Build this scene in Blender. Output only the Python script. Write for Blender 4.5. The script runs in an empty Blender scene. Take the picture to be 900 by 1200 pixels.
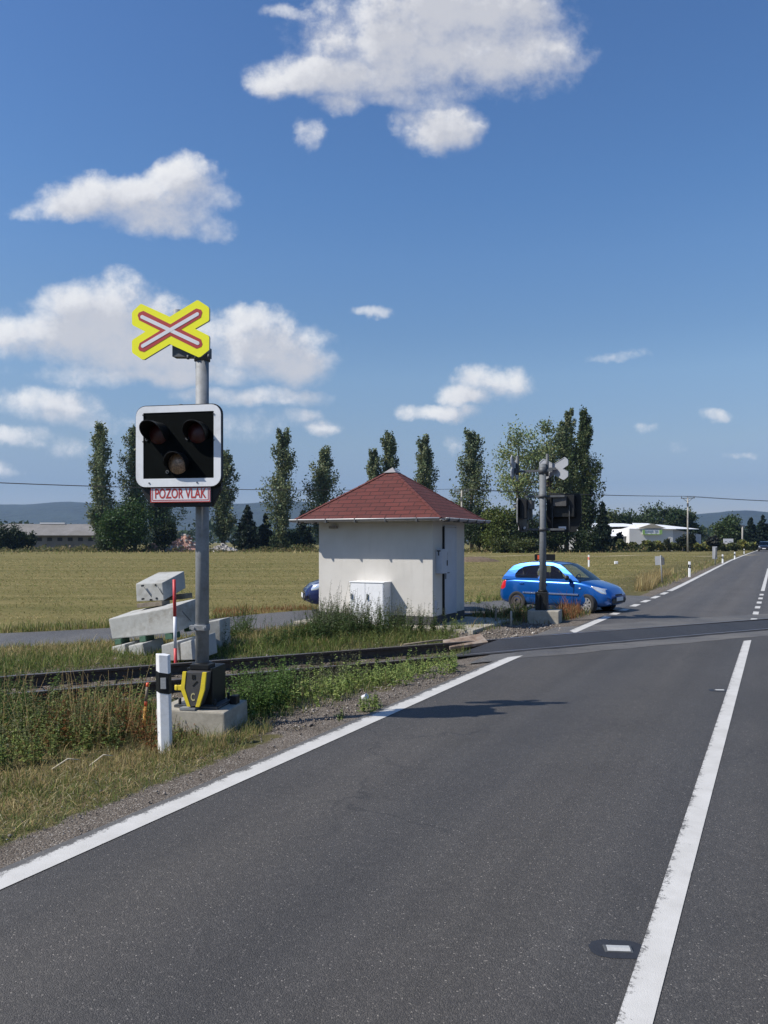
import bpy, bmesh, math, random
import numpy as np
from mathutils import Vector, Matrix, geometry, noise as mnoise

random.seed(7)
RNG = np.random.default_rng(11)
SC = bpy.context.scene
COL = SC.collection
rad = math.radians

# ---------------------------------------------------------------- site survey
H, F, HY, CX = 1.85, 936.0, 635.0, 450.0          # eye height, focal length, eye level
A = math.atan2(460, 936)                            # bearing of the main road
DX, DY = math.sin(A), math.cos(A)                   # along the road
SX, SY = math.cos(A), -math.sin(A)                  # to the right of the road
_r1 = (CX * 0 + (72 - CX) * H / (809 - HY), H * F / (809 - HY))
_r2 = ((900 - CX) * H / (737.5 - HY), H * F / (737.5 - HY))
TL = math.hypot(_r2[0] - _r1[0], _r2[1] - _r1[1])
TX, TY = (_r2[0] - _r1[0]) / TL, (_r2[1] - _r1[1]) / TL     # along the railway
GAUGE = 1.40
RN = (-TY, TX)                                      # across the railway, away from the viewer
RC = (_r1[0] + RN[0] * GAUGE / 2, _r1[1] + RN[1] * GAUGE / 2)

PT = np.array([-5000, 14, 20, 33, 80, 130, 180, 260, 5000.0])
PZ = np.array([0, 0, 0, -0.10, 0.15, 0.10, -0.02, 0.0, 0.0])
def sstep(a, b, x):
    t = np.clip((np.asarray(x, float) - a) / (b - a), 0, 1)
    return t * t * (3 - 2 * t)
def s_of(x, y): return x * SX + y * SY
def t_of(x, y): return x * DX + y * DY
def q_of(x, y): return (x - RC[0]) * RN[0] + (y - RC[1]) * RN[1]
def prof(t):
    return (np.interp(t - 5, PT, PZ) + np.interp(t - 2.5, PT, PZ) + np.interp(t, PT, PZ) + np.interp(t + 2.5, PT, PZ) + np.interp(t + 5, PT, PZ)) / 5
def hgt(x, y):
    x = np.asarray(x, float); y = np.asarray(y, float)
    s = s_of(x, y)
    z = prof(t_of(x, y))
    off = np.maximum(sstep(-4.5, -5.6, s), sstep(4.6, 5.6, s))
    z = z - 0.19 * off * (1 - sstep(1.25, 2.3, np.abs(q_of(x, y))))
    z = z - 0.05 * sstep(-4.2, -5.0, s) * (1 - sstep(30, 60, y))
    return z
def gz(x, y): return float(hgt(x, y))
def G(px, py, dz=None):
    z = 0.0
    for _ in range(6):
        y = (H - z) * F / (py - HY); x = (px - CX) / F * y
        z = gz(x, y) if dz is None else dz
    return Vector((x, y, z))
def DP(px, py, y): return Vector(((px - CX) / F * y, y, H - (py - HY) / F * y))
def R2(s, t, z=None):
    x = s * SX + t * DX; y = s * SY + t * DY
    return Vector((x, y, float(prof(t)) if z is None else z))

def lin(c):
    return tuple((v / 12.92 if v <= .04045 else ((v + .055) / 1.055) ** 2.4) for v in c)

# ---------------------------------------------------------------- materials
def newmat(name):
    m = bpy.data.materials.new(name); m.use_nodes = True
    nt = m.node_tree
    return m, nt, nt.nodes['Principled BSDF'], nt.nodes, nt.links
def ramp(nt, fac, stops):
    r = nt.nodes.new('ShaderNodeValToRGB')
    while len(r.color_ramp.elements) < len(stops): r.color_ramp.elements.new(0.5)
    for e, (p, c) in zip(r.color_ramp.elements, stops):
        e.position = p; e.color = (*c, 1) if len(c) == 3 else c
    nt.links.new(fac, r.inputs[0]); return r.outputs[0]
def noise(nt, vec, scale, detail=4, rough=.6, dist=0):
    n = nt.nodes.new('ShaderNodeTexNoise'); n.inputs['Scale'].default_value = scale
    n.inputs['Detail'].default_value = detail; n.inputs['Roughness'].default_value = rough
    n.inputs['Distortion'].default_value = dist
    nt.links.new(vec, n.inputs['Vector']); return n.outputs['Fac']
def coords(nt, which='Object', scale=None):
    t = nt.nodes.new('ShaderNodeTexCoord').outputs[which]
    if scale is None: return t
    m = nt.nodes.new('ShaderNodeMapping'); m.inputs['Scale'].default_value = scale
    nt.links.new(t, m.inputs['Vector']); return m.outputs[0]
def mixc(nt, fac, a, b, mode='MIX'):
    m = nt.nodes.new('ShaderNodeMix'); m.data_type = 'RGBA'; m.blend_type = mode
    for sock, v in ((m.inputs['Factor'], fac), (m.inputs['A'], a), (m.inputs['B'], b)):
        if hasattr(v, 'node'): nt.links.new(v, sock)
        elif isinstance(v, (int, float)): sock.default_value = v
        else: sock.default_value = (*v, 1)
    return m.outputs['Result']
def math_(nt, op, a, b=None, c=None):
    m = nt.nodes.new('ShaderNodeMath'); m.operation = op
    for i, v in enumerate((a, b, c)):
        if v is None: continue
        if hasattr(v, 'node'): nt.links.new(v, m.inputs[i])
        else: m.inputs[i].default_value = v
    return m.outputs[0]
def bump(nt, bsdf, height, strength=.4, dist=.01):
    b = nt.nodes.new('ShaderNodeBump'); b.inputs['Strength'].default_value = strength
    b.inputs['Distance'].default_value = dist
    nt.links.new(height, b.inputs['Height']); nt.links.new(b.outputs[0], bsdf.inputs['Normal'])

def simple(name, c, rough=.6, metal=0, var=.15, scale=6, bs=0, bscale=60, bd=.004, coat=0, spec=.5, dirt=None):
    m, nt, b, N, L = newmat(name)
    v = coords(nt)
    n = noise(nt, v, scale, 5, .65)
    lo = tuple(max(0, x * (1 - var)) for x in c); hi = tuple(min(1, x * (1 + var)) for x in c)
    col = ramp(nt, n, [(.3, lo), (.7, hi)])
    if dirt:
        n2 = noise(nt, v, scale * .45, 6, .7, .3)
        f = ramp(nt, n2, [(.48, (0, 0, 0)), (.66, (dirt[1],) * 3)])
        col = mixc(nt, f, col, dirt[0])
    L.new(col, b.inputs['Base Color'])
    b.inputs['Roughness'].default_value = rough; b.inputs['Metallic'].default_value = metal
    b.inputs['Coat Weight'].default_value = coat
    b.inputs['Specular IOR Level'].default_value = spec
    if bs: bump(nt, b, noise(nt, v, bscale, 4, .6), bs, bd)
    return m
def leafmat(name, trans=.3, rough=.55):
    m, nt, b, N, L = newmat(name)
    a = N.new('ShaderNodeAttribute'); a.attribute_name = 'col'
    L.new(a.outputs['Color'], b.inputs['Base Color']); b.inputs['Roughness'].default_value = rough
    b.inputs['Specular IOR Level'].default_value = .3
    t = N.new('ShaderNodeBsdfTranslucent'); L.new(a.outputs['Color'], t.inputs['Color'])
    mx = N.new('ShaderNodeMixShader'); mx.inputs[0].default_value = trans
    L.new(b.outputs[0], mx.inputs[1]); L.new(t.outputs[0], mx.inputs[2])
    L.new(mx.outputs[0], N['Material Output'].inputs['Surface'])
    return m

M = {}
M['leaf'] = leafmat('leaf_green')
M['weed'] = leafmat('weed_leaf', .5, .5)
M['grass'] = leafmat('grass_blade', .48, .6)
M['bark'] = simple('bark', (.09, .07, .05), .9, var=.4, scale=9, bs=.6, bscale=30, bd=.02)
M['zinc'] = simple('galvanised_steel', (.25, .26, .268), .65, .2, var=.14, scale=14, bs=.08, bscale=50, dirt=((.16, .155, .145), .6))
M['zincdark'] = simple('dull_zinc', (.15, .16, .168), .7, .1, var=.15, scale=14)
M['bracket'] = simple('bracket_steel', (.10, .105, .11), .6, .4, var=.2)
M['black'] = simple('black_plastic', (.008, .009, .0095), .5, spec=.35, var=.2, scale=20)
M['blackgloss'] = simple('black_screen', (.0016, .0026, .0026), .6, var=.25, scale=8, spec=.06, dirt=((.004, .006, .006), .5))
M['cover'] = simple('cover_grey', (.06, .058, .057), .5, var=.15, scale=14, dirt=((.1, .09, .08), .4))
M['yellow'] = simple('yellow_paint', (.75, .58, .03), .5, var=.06, scale=20, dirt=((.4, .3, .05), .35))
M['signyellow'] = simple('fluorescent_yellow', (.88, .86, .0), .5, var=.02, scale=3)
M['red'] = simple('sign_red', (.42, .035, .03), .5, var=.06)
M['signwhite'] = simple('sign_white', (.72, .72, .74), .45, var=.04, scale=8)
M['framewhite'] = simple('frame_white', (.78, .79, .80), .5, var=.04, scale=12, dirt=((.5, .5, .48), .35))
M['signback'] = simple('sign_back_grey', (.34, .35, .37), .5, .2, var=.08)
M['lensred'] = simple('lens_red', (.045, .004, .006), .45, var=.3, scale=60, coat=.0)
M['lensclear'] = simple('lens_clear', (.30, .19, .12), .3, .3, var=.7, scale=45, bs=.6, bscale=60)  # brown reflected glitter of the clear glass is put into its colour
M['concrete'] = simple('concrete', (.36, .33, .27), .9, var=.16, scale=7, bs=.35, bscale=60, dirt=((.2, .18, .14), .6))
M['block'] = simple('precast_concrete', (.40, .40, .375), .85, var=.1, scale=5, bs=.45, bscale=40, dirt=((.22, .205, .17), .8))
M['postwhite'] = simple('post_white', (.78, .78, .78), .55, var=.04, scale=15, dirt=((.5, .48, .42), .4))
M['reflector'] = simple('reflector_silver', (.45, .47, .5), .3, .5, var=.15, scale=60)
M['wood'] = simple('weathered_wood', (.2, .165, .12), .85, var=.3, scale=14, bs=.3)
M['greenwood'] = simple('green_spacer', (.06, .13, .08), .8, var=.3, scale=14)
M['orange'] = simple('orange_paint', (.85, .42, .08), .6, var=.1)
M['redpole'] = simple('red_band', (.55, .05, .05), .5, var=.08)
M['orangered'] = simple('orange_red_tape', (.8, .12, .04), .5, var=.08)
M['rail'] = simple('rail_rust', (.060, .043, .033), .75, .1, var=.35, scale=20, bs=.2)
M['railtop'] = simple('rail_head', (.22, .21, .20), .4, .7, var=.2, scale=20)
M['rust'] = simple('rusty_plate', (.22, .155, .11), .8, var=.4, scale=9, bs=.3, dirt=((.36, .33, .28), .6))
M['sleeper'] = simple('sleeper', (.09, .075, .06), .9, var=.3, scale=8, bs=.4)
M['stone'] = simple('stone_grey', (.30, .27, .24), .9, var=.35, scale=3)
M['rubber'] = simple('tyre_rubber', (.02, .02, .021), .8, var=.2)
M['alloy'] = simple('wheel_silver', (.5, .51, .52), .35, .7, var=.1)
M['steelwheel'] = simple('wheel_dark_steel', (.09, .08, .075), .6, .4, var=.3)
M['chrome'] = simple('headlamp_glass', (.75, .78, .8), .12, .6, var=.2, scale=30)
M['taillight'] = simple('tail_lamp_red', (.6, .02, .03), .2, var=.1, coat=.5)
M['plate'] = simple('number_plate', (.7, .7, .7), .5, var=.04)
M['darktrim'] = simple('dark_trim', (.025, .026, .028), .55, var=.15)
M['moulding'] = simple('side_moulding', (.10, .13, .22), .5, var=.1)
M['seat'] = simple('seat_fabric', (.03, .03, .034), .9, var=.2)
M['skin'] = simple('skin', (.5, .3, .22), .55, var=.06)
M['shirt'] = simple('dark_shirt', (.03, .03, .04), .9, var=.2)
M['hair'] = simple('dark_hair', (.02, .014, .01), .7, var=.3)
M['wire'] = simple('wire', (.05, .05, .055), .6, var=.1)
M['polewood'] = simple('concrete_pole', (.34, .32, .28), .85, var=.15, scale=3)
M['fibrecement'] = simple('fibre_cement_roof', (.19, .18, .17), .9, var=.2, scale=.5, dirt=((.15, .14, .12), .7))
M['barnwall'] = simple('barn_wall', (.16, .155, .15), .9, var=.2, scale=.6)
M['hallwhite'] = simple('white_cladding', (.68, .67, .66), .6, var=.04, scale=.4)
M['hallroof'] = simple('white_roof_sheet', (.82, .82, .82), .45, var=.03, scale=.3)
M['hallgrey'] = simple('grey_cladding', (.42, .42, .45), .6, var=.06, scale=.5)
M['gable'] = simple('gable_beige', (.4, .36, .28), .7, var=.08)
M['signgreen'] = simple('banner_green', (.3, .5, .15), .6, var=.08)
M['signblue'] = simple('banner_ink', (.25, .33, .42), .6, var=.1)
M['brick'] = simple('rubble_brick', (.42, .24, .18), .9, var=.4, scale=.8)
M['rubblegrey'] = simple('rubble_grey', (.42, .39, .36), .9, var=.35, scale=.8)
M['plinth'] = simple('plinth_dark', (.055, .055, .055), .9, var=.25, scale=9, bs=.4, bscale=40)
M['cabinet'] = simple('cabinet_white', (.80, .80, .80), .45, var=.025, scale=5, dirt=((.6, .59, .56), .3))
M['doorwhite'] = simple('door_white', (.42, .44, .48), .5, var=.06, scale=4, dirt=((.4, .4, .4), .4))
M['gutter'] = simple('gutter_metal', (.34, .32, .31), .45, .4, var=.15, scale=5)
M['gutterlip'] = simple('gutter_lip', (.72, .71, .69), .45, .2, var=.1)
M['soffit'] = simple('soffit', (.22, .2, .18), .85, var=.15)
M['bitumen'] = simple('bitumen_seal', (.024, .025, .029), .6, var=.2, scale=15, bs=.3, bscale=60)
M['soil'] = simple('soil', (.14, .1, .065), .95, var=.4, scale=6, bs=.5, bscale=30, bd=.03)

def stucco():
    m, nt, b, N, L = newmat('stucco')
    v = coords(nt)
    big = noise(nt, v, 1.6, 5, .6)
    col = ramp(nt, big, [(.3, (.52, .495, .45)), (.7, (.59, .565, .52))])
    vs = coords(nt, 'Object', (5, 5, .5))
    st = ramp(nt, noise(nt, vs, 2.0, 5, .7), [(.55, (0, 0, 0)), (.75, (.35,) * 3)])
    col = mixc(nt, st, col, (.44, .42, .38))
    sz = N.new('ShaderNodeSeparateXYZ'); L.new(v, sz.inputs[0])     # mud splashed up from the ground
    sp_ = math_(nt, 'ADD', math_(nt, 'MULTIPLY', sz.outputs['Z'], -1.6), math_(nt, 'MULTIPLY', noise(nt, v, 5, 6, .75), 1.5))
    col = mixc(nt, ramp(nt, sp_, [(.1, (0, 0, 0)), (.75, (.55,) * 3)]), col, (.30, .265, .21))
    L.new(col, b.inputs['Base Color']); b.inputs['Roughness'].default_value = .9
    bump(nt, b, noise(nt, v, 120, 3, .7), .35, .006)
    return m
M['stucco'] = stucco()

def shingles():
    m, nt, b, N, L = newmat('red_shingles')
    uv = N.new('ShaderNodeUVMap').outputs[0]
    br = N.new('ShaderNodeTexBrick'); L.new(uv, br.inputs['Vector'])
    br.inputs['Scale'].default_value = 1.0; br.offset = .5
    br.inputs['Brick Width'].default_value = .36; br.inputs['Row Height'].default_value = .145
    br.inputs['Mortar Size'].default_value = .011; br.inputs['Mortar Smooth'].default_value = .3
    br.inputs['Color1'].default_value = (.085, .0175, .0135, 1); br.inputs['Color2'].default_value = (.115, .024, .018, 1)
    br.inputs['Mortar'].default_value = (.045, .011, .009, 1); br.inputs['Bias'].default_value = .1
    n = noise(nt, coords(nt), 60, 4, .8)
    col = mixc(nt, .5, br.outputs['Color'], ramp(nt, n, [(.3, (.55, .55, .55)), (.7, (1.35, 1.3, 1.25))]), 'MULTIPLY')
    n2 = noise(nt, coords(nt), 1.4, 4, .6)
    col = mixc(nt, ramp(nt, n2, [(.45, (0, 0, 0)), (.7, (.3,) * 3)]), col, (.115, .04, .032))
    L.new(col, b.inputs['Base Color']); b.inputs['Roughness'].default_value = .85
    # each course laps over the one below
    sp = N.new('ShaderNodeSeparateXYZ'); L.new(uv, sp.inputs[0])
    fr = math_(nt, 'FRACT', math_(nt, 'DIVIDE', sp.outputs['Y'], .145))
    hgt_ = math_(nt, 'ADD', math_(nt, 'MULTIPLY', fr, -.8), math_(nt, 'MULTIPLY', n, .25))
    hgt_ = math_(nt, 'SUBTRACT', hgt_, math_(nt, 'MULTIPLY', br.outputs['Fac'], .8))
    bump(nt, b, hgt_, .9, .02)
    return m
M['shingle'] = shingles()

def asphalt_color(nt, v, base=.060, tint=(1.07, 1, .92)):
    """speckled aggregate in worn bitumen; v in metres, x across the road"""
    N, L = nt.nodes, nt.links
    vo = N.new('ShaderNodeTexVoronoi'); vo.inputs['Scale'].default_value = 165; L.new(v, vo.inputs['Vector'])
    vb = N.new('ShaderNodeSeparateColor'); L.new(vo.outputs['Color'], vb.inputs[0])
    g = ramp(nt, vb.outputs[0], [(0, (.58,) * 3), (.70, (1.0,) * 3), (.92, (1.4, 1.38, 1.34)), (.985, (1.8, 1.75, 1.7)), (1, (5.0, 4.9, 4.7))])
    n1 = noise(nt, v, .55, 5, .65, .4)
    n2 = noise(nt, v, 14, 4, .7)
    big = ramp(nt, n1, [(.3, (base * .84,) * 3), (.7, (base * 1.16,) * 3)])
    big = mixc(nt, .35, big, ramp(nt, n2, [(.3, (base * .7,) * 3), (.7, (base * 1.3,) * 3)]))
    st = coords(nt, 'Object', (2.6, .05, 1))
    n3 = noise(nt, st, 1.0, 3, .5)
    big = mixc(nt, .8, big, ramp(nt, n3, [(.3, (.84,) * 3), (.7, (1.16,) * 3)]), 'MULTIPLY')
    # two wheel tracks polished a little darker, a browner crown between them
    sx = N.new('ShaderNodeSeparateXYZ'); L.new(v, sx.inputs[0])
    wob = math_(nt, 'ADD', sx.outputs['X'], math_(nt, 'MULTIPLY', math_(nt, 'SUBTRACT', n1, .5), .6))
    wv = math_(nt, 'COSINE', math_(nt, 'MULTIPLY', math_(nt, 'ADD', wob, 1.35), 2 * math.pi / 1.6))
    big = mixc(nt, 1, big, ramp(nt, math_(nt, 'MULTIPLY_ADD', wv, .5, .5), [(0, (.93, .935, .95)), (1, (1.08, 1.06, 1.03))]), 'MULTIPLY')
    spots = ramp(nt, noise(nt, v, 2.2, 6, .7, .6), [(.62, (1, 1, 1)), (.76, (.72, .72, .73))])
    big = mixc(nt, 1, big, spots, 'MULTIPLY')
    col = mixc(nt, .75, big, g, 'MULTIPLY')
    return mixc(nt, 1, col, tint, 'MULTIPLY'), vo.outputs['Distance'], n2
def asphalt(name, base=.061, tint=(1.07, 1, .92), patch=None, cracks=True):
    m, nt, b, N, L = newmat(name)
    v = coords(nt)
    col, d, n2 = asphalt_color(nt, v, base, tint)
    if cracks:
        vc = N.new('ShaderNodeTexVoronoi'); vc.feature = 'DISTANCE_TO_EDGE'; vc.inputs['Scale'].default_value = .32
        wob = N.new('ShaderNodeVectorMath'); wob.operation = 'ADD'
        nz = N.new('ShaderNodeTexNoise'); nz.inputs['Scale'].default_value = 1.3; nz.inputs['Detail'].default_value = 6
        L.new(v, nz.inputs['Vector']); L.new(v, wob.inputs[0]); L.new(nz.outputs['Color'], wob.inputs[1]); L.new(wob.outputs[0], vc.inputs['Vector'])
        thin = ramp(nt, vc.outputs[0], [(0, (1,) * 3), (.006, (0,) * 3)])
        msk = ramp(nt, noise(nt, v, .5, 2, .5), [(.52, (0,) * 3), (.62, (.5,) * 3)])
        f = math_(nt, 'MULTIPLY', thin, msk)
        col = mixc(nt, f, col, (.02, .02, .02))
    if patch:
        f = ramp(nt, noise(nt, coords(nt, 'Object', (.35, .9, 1)), 1.1, 6, .75, .8), [(.42, (0,) * 3), (.6, (.85,) * 3)])
        col = mixc(nt, f, col, patch)
    L.new(col, b.inputs['Base Color']); b.inputs['Roughness'].default_value = .66
    b.inputs['Specular IOR Level'].default_value = .4
    bump(nt, b, math_(nt, 'ADD', math_(nt, 'MULTIPLY', d, -45), math_(nt, 'MULTIPLY', n2, .25)), .3, .002)
    return m
M['asphalt'] = asphalt('asphalt')
M['asphalt_far'] = asphalt('asphalt_far', .082)  # paler base than the near road, for the stretch past the crossing
M['asphalt_side'] = asphalt('asphalt_side_road', .105, (1, .985, .97))
M['asphalt_dark'] = asphalt('asphalt_crossing', .034, (.97, .98, 1.08), cracks=False)
M['asphalt_patch'] = asphalt('asphalt_light_patch', .10, (1, .97, .93), patch=(.15, .14, .125), cracks=False)

def paint(name, ragged=.5):
    m, nt, b, N, L = newmat(name)
    v = coords(nt)
    col, d, n2 = asphalt_color(nt, v)
    uv = N.new('ShaderNodeUVMap').outputs[0]
    sp = N.new('ShaderNodeSeparateXYZ'); L.new(uv, sp.inputs[0])       # x: 0 at the verge edge, 1 at the road edge
    n = noise(nt, v, 9, 8, .8, .2)
    nf = noise(nt, v, 70, 4, .8)
    e = ramp(nt, sp.outputs['X'], [(0, (ragged,) * 3), (.3, (ragged * .35,) * 3), (.6, (0,) * 3), (.93, (0,) * 3), (1, (.1,) * 3)])
    w = math_(nt, 'ADD', math_(nt, 'ADD', math_(nt, 'MULTIPLY', n, .65), math_(nt, 'MULTIPLY', nf, .42)), e)
    f = ramp(nt, w, [(.66, (0,) * 3), (.74, (.9,) * 3)])
    wc = ramp(nt, noise(nt, v, 3, 5, .7), [(.3, (.46, .445, .41)), (.7, (.57, .555, .52))])
    L.new(mixc(nt, f, wc, col), b.inputs['Base Color']); b.inputs['Roughness'].default_value = .7
    bump(nt, b, math_(nt, 'MULTIPLY', d, -40), .12, .001)
    return m
M['paint'] = paint('road_paint', .16)
M['paint_edge'] = paint('road_paint_worn_edge', .42)

def ground_mat():
    m, nt, b, N, L = newmat('ground_earth')
    v = coords(nt)
    def att(n):
        a = N.new('ShaderNodeAttribute'); a.attribute_name = n; return a.outputs['Fac']
    # field of mown hay: long swathes, dry and green
    vs = N.new('ShaderNodeMapping'); vs.inputs['Rotation'].default_value = (0, 0, rad(12)); vs.inputs['Scale'].default_value = (.02, .32, 1)
    L.new(v, vs.inputs['Vector'])
    sw = noise(nt, vs.outputs[0], 1.0, 5, .65, .5)
    vs2 = N.new('ShaderNodeMapping'); vs2.inputs['Rotation'].default_value = (0, 0, rad(12)); vs2.inputs['Scale'].default_value = (.35, 2.2, 1)
    L.new(v, vs2.inputs['Vector'])
    sw2 = noise(nt, vs2.outputs[0], 1.0, 6, .75, .3)
    fine = noise(nt, v, 5, 6, .8)
    field = ramp(nt, math_(nt, 'ADD', math_(nt, 'MULTIPLY', sw, .55), math_(nt, 'MULTIPLY', sw2, .45)),
                 [(.36, (.108, .106, .034)), (.5, (.175, .150, .056)), (.64, (.25, .205, .088))])
    field = mixc(nt, .6, field, ramp(nt, fine, [(.3, (.62, .66, .6)), (.7, (1.35, 1.3, 1.25))]), 'MULTIPLY')
    # verge earth below the grass
    ve = ramp(nt, noise(nt, v, 4, 6, .75), [(.3, (.05, .055, .018)), (.55, (.12, .105, .045)), (.75, (.2, .155, .085))])
    col = mixc(nt, att('verge'), field, ve)
    # crushed stone
    vo = N.new('ShaderNodeTexVoronoi'); vo.inputs['Scale'].default_value = 85; L.new(v, vo.inputs['Vector'])
    sc = N.new('ShaderNodeSeparateColor'); L.new(vo.outputs['Color'], sc.inputs[0])
    gr = ramp(nt, sc.outputs[0], [(0, (.10, .085, .07)), (.55, (.145, .125, .105)), (.9, (.19, .17, .145)), (1, (.34, .32, .29))])
    gr = mixc(nt, .7, gr, ramp(nt, noise(nt, v, 1.6, 5, .7), [(.3, (.68, .64, .6)), (.7, (1.25, 1.22, 1.2))]), 'MULTIPLY')
    gm = math_(nt, 'ADD', att('gravel'), math_(nt, 'MULTIPLY', math_(nt, 'SUBTRACT', noise(nt, v, 3.2, 6, .75), .5), .9))
    gm = ramp(nt, gm, [(.42, (0,) * 3), (.55, (1,) * 3)])
    col = mixc(nt, gm, col, gr)
    L.new(col, b.inputs['Base Color']); b.inputs['Roughness'].default_value = .95
    b.inputs['Specular IOR Level'].default_value = .15
    bump(nt, b, math_(nt, 'ADD', fine, math_(nt, 'MULTIPLY', vo.outputs['Distance'], -3)), .45, .015)
    return m
M['ground'] = ground_mat()

def carpaint(name, c):
    m, nt, b, N, L = newmat(name)
    n = noise(nt, coords(nt), 3, 4, .6)
    L.new(ramp(nt, n, [(.3, tuple(x * .93 for x in c)), (.7, tuple(x * 1.05 for x in c))]), b.inputs['Base Color'])
    b.inputs['Metallic'].default_value = .5; b.inputs['Roughness'].default_value = .3
    b.inputs['Coat Weight'].default_value = .8; b.inputs['Coat Roughness'].default_value = .06
    return m
M['carblue'] = carpaint('bright_blue_paint', (.004, .10, .40))
M['carnavy'] = carpaint('dark_blue_paint', (.012, .022, .10))
M['carblack'] = carpaint('dark_grey_paint', (.02, .022, .028))
def glass():
    m, nt, b, N, L = newmat('car_glass')
    n = noise(nt, coords(nt), 2, 2)
    L.new(ramp(nt, n, [(0, (.62, .72, .68)), (1, (.68, .78, .74))]), b.inputs['Base Color'])
    tr = N.new('ShaderNodeBsdfTransparent'); tr.inputs[0].default_value = (.84, .90, .87, 1)
    gl = N.new('ShaderNodeBsdfGlossy'); gl.inputs['Roughness'].default_value = .03
    fr = N.new('ShaderNodeFresnel'); fr.inputs[0].default_value = 1.5
    mx = N.new('ShaderNodeMixShader')
    L.new(fr.outputs[0], mx.inputs[0]); L.new(tr.outputs[0], mx.inputs[1]); L.new(gl.outputs[0], mx.inputs[2])
    L.new(mx.outputs[0], N['Material Output'].inputs['Surface'])
    return m
M['glass'] = glass()

# ---------------------------------------------------------------- mesh helpers
class MB:
    def __init__(self): self.v = []; self.f = []; self.m = []; self.s = []; self.uv = {}
    def add(self, verts, faces, mat=0, smooth=False, T=None):
        o = len(self.v)
        self.v += [tuple(T @ Vector(p)) if T is not None else tuple(p) for p in verts]
        for f in faces:
            self.f.append([i + o for i in f]); self.m.append(mat); self.s.append(smooth)
        return self
    def box(self, c, size, mat=0, T=None, rot=None):
        x, y, z = (d / 2 for d in size)
        vs = [Vector((i * x, j * y, k * z)) for i in (-1, 1) for j in (-1, 1) for k in (-1, 1)]
        if rot is not None: vs = [rot @ p for p in vs]
        vs = [p + Vector(c) for p in vs]
        return self.hexa(vs, mat, T)
    def hexa(self, vs, mat=0, T=None):
        return self.add(vs, [(0, 1, 3, 2), (4, 6, 7, 5), (0, 4, 5, 1), (2, 3, 7, 6), (0, 2, 6, 4), (1, 5, 7, 3)], mat, False, T)
    def cyl(self, p0, p1, r0, r1=None, n=16, mat=0, caps=True, T=None, smooth=True):
        r1 = r0 if r1 is None else r1
        p0, p1 = Vector(p0), Vector(p1); d = (p1 - p0).normalized()
        u = d.orthogonal().normalized(); w = d.cross(u)
        a = [p0 + (u * math.cos(2 * math.pi * i / n) + w * math.sin(2 * math.pi * i / n)) * r0 for i in range(n)]
        b = [p1 + (u * math.cos(2 * math.pi * i / n) + w * math.sin(2 * math.pi * i / n)) * r1 for i in range(n)]
        self.add(a + b, [(i, (i + 1) % n, n + (i + 1) % n, n + i) for i in range(n)], mat, smooth, T)
        if caps:
            self.add(a, [tuple(range(n - 1, -1, -1))], mat, False, T); self.add(b, [tuple(range(n))], mat, False, T)
        return self
    def tube(self, pts, r, n=8, mat=0, T=None):
        pts = [Vector(p) for p in pts]
        rr = r if isinstance(r, (list, tuple)) else [r] * len(pts)
        ring = []; V = []
        u = None
        for i, p in enumerate(pts):
            d = (pts[min(i + 1, len(pts) - 1)] - pts[max(i - 1, 0)]).normalized()
            u = d.orthogonal().normalized() if u is None else (u - d * u.dot(d)).normalized()
            w = d.cross(u)
            V += [p + (u * math.cos(2 * math.pi * k / n) + w * math.sin(2 * math.pi * k / n)) * rr[i] for k in range(n)]
        Fs = [(i * n + k, i * n + (k + 1) % n, (i + 1) * n + (k + 1) % n, (i + 1) * n + k) for i in range(len(pts) - 1) for k in range(n)]
        Fs += [tuple(range(n - 1, -1, -1)), tuple((len(pts) - 1) * n + k for k in range(n))]
        return self.add(V, Fs, mat, True, T)
    def prism(self, poly, y0, y1, mat=0, T=None, side=None):
        """poly in (x,z), extruded along y from y0 (front) to y1"""
        n = len(poly)
        V = [(x, y0, z) for x, z in poly] + [(x, y1, z) for x, z in poly]
        tris = geometry.tessellate_polygon([[Vector((x, z, 0)) for x, z in poly]])
        self.add(V, [tuple(t) for t in tris] + [tuple(n + i for i in reversed(t)) for t in tris], mat, False, T)
        self.add(V, [(i, (i + 1) % n, n + (i + 1) % n, n + i) for i in range(n)], mat if side is None else side, False, T)
        return self
    def ring(self, outer, inner, y0, y1, mat=0, T=None):
        """flat frame between two outlines of equal point count"""
        n = len(outer)
        V = [(x, y0, z) for x, z in outer] + [(x, y0, z) for x, z in inner] + [(x, y1, z) for x, z in outer] + [(x, y1, z) for x, z in inner]
        Fs = []
        for i in range(n):
            j = (i + 1) % n
            Fs += [(i, j, n + j, n + i), (2 * n + i, 3 * n + i, 3 * n + j, 2 * n + j), (i, 2 * n + i, 2 * n + j, j), (n + i, n + j, 3 * n + j, 3 * n + i)]
        return self.add(V, Fs, mat, False, T)
    def text(self, body, size, T, mat=0, thick=.002, sx=1, bold=0):
        cu = bpy.data.curves.new('lettering', 'FONT'); cu.body = body; cu.size = size; cu.align_x = 'CENTER'; cu.align_y = 'CENTER'
        cu.extrude = thick; cu.offset = bold; cu.resolution_u = 4
        ob = bpy.data.objects.new('lettering', cu); COL.objects.link(ob)
        dg = bpy.context.evaluated_depsgraph_get(); me = bpy.data.meshes.new_from_object(ob.evaluated_get(dg))
        R = T @ Matrix.Rotation(rad(90), 4, 'X') @ Matrix.Diagonal((sx, 1, 1, 1))
        self.add([R @ v.co for v in me.vertices], [tuple(p.vertices) for p in me.polygons], mat)
        bpy.data.objects.remove(ob); bpy.data.meshes.remove(me); bpy.data.curves.remove(cu)
        return self
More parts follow.
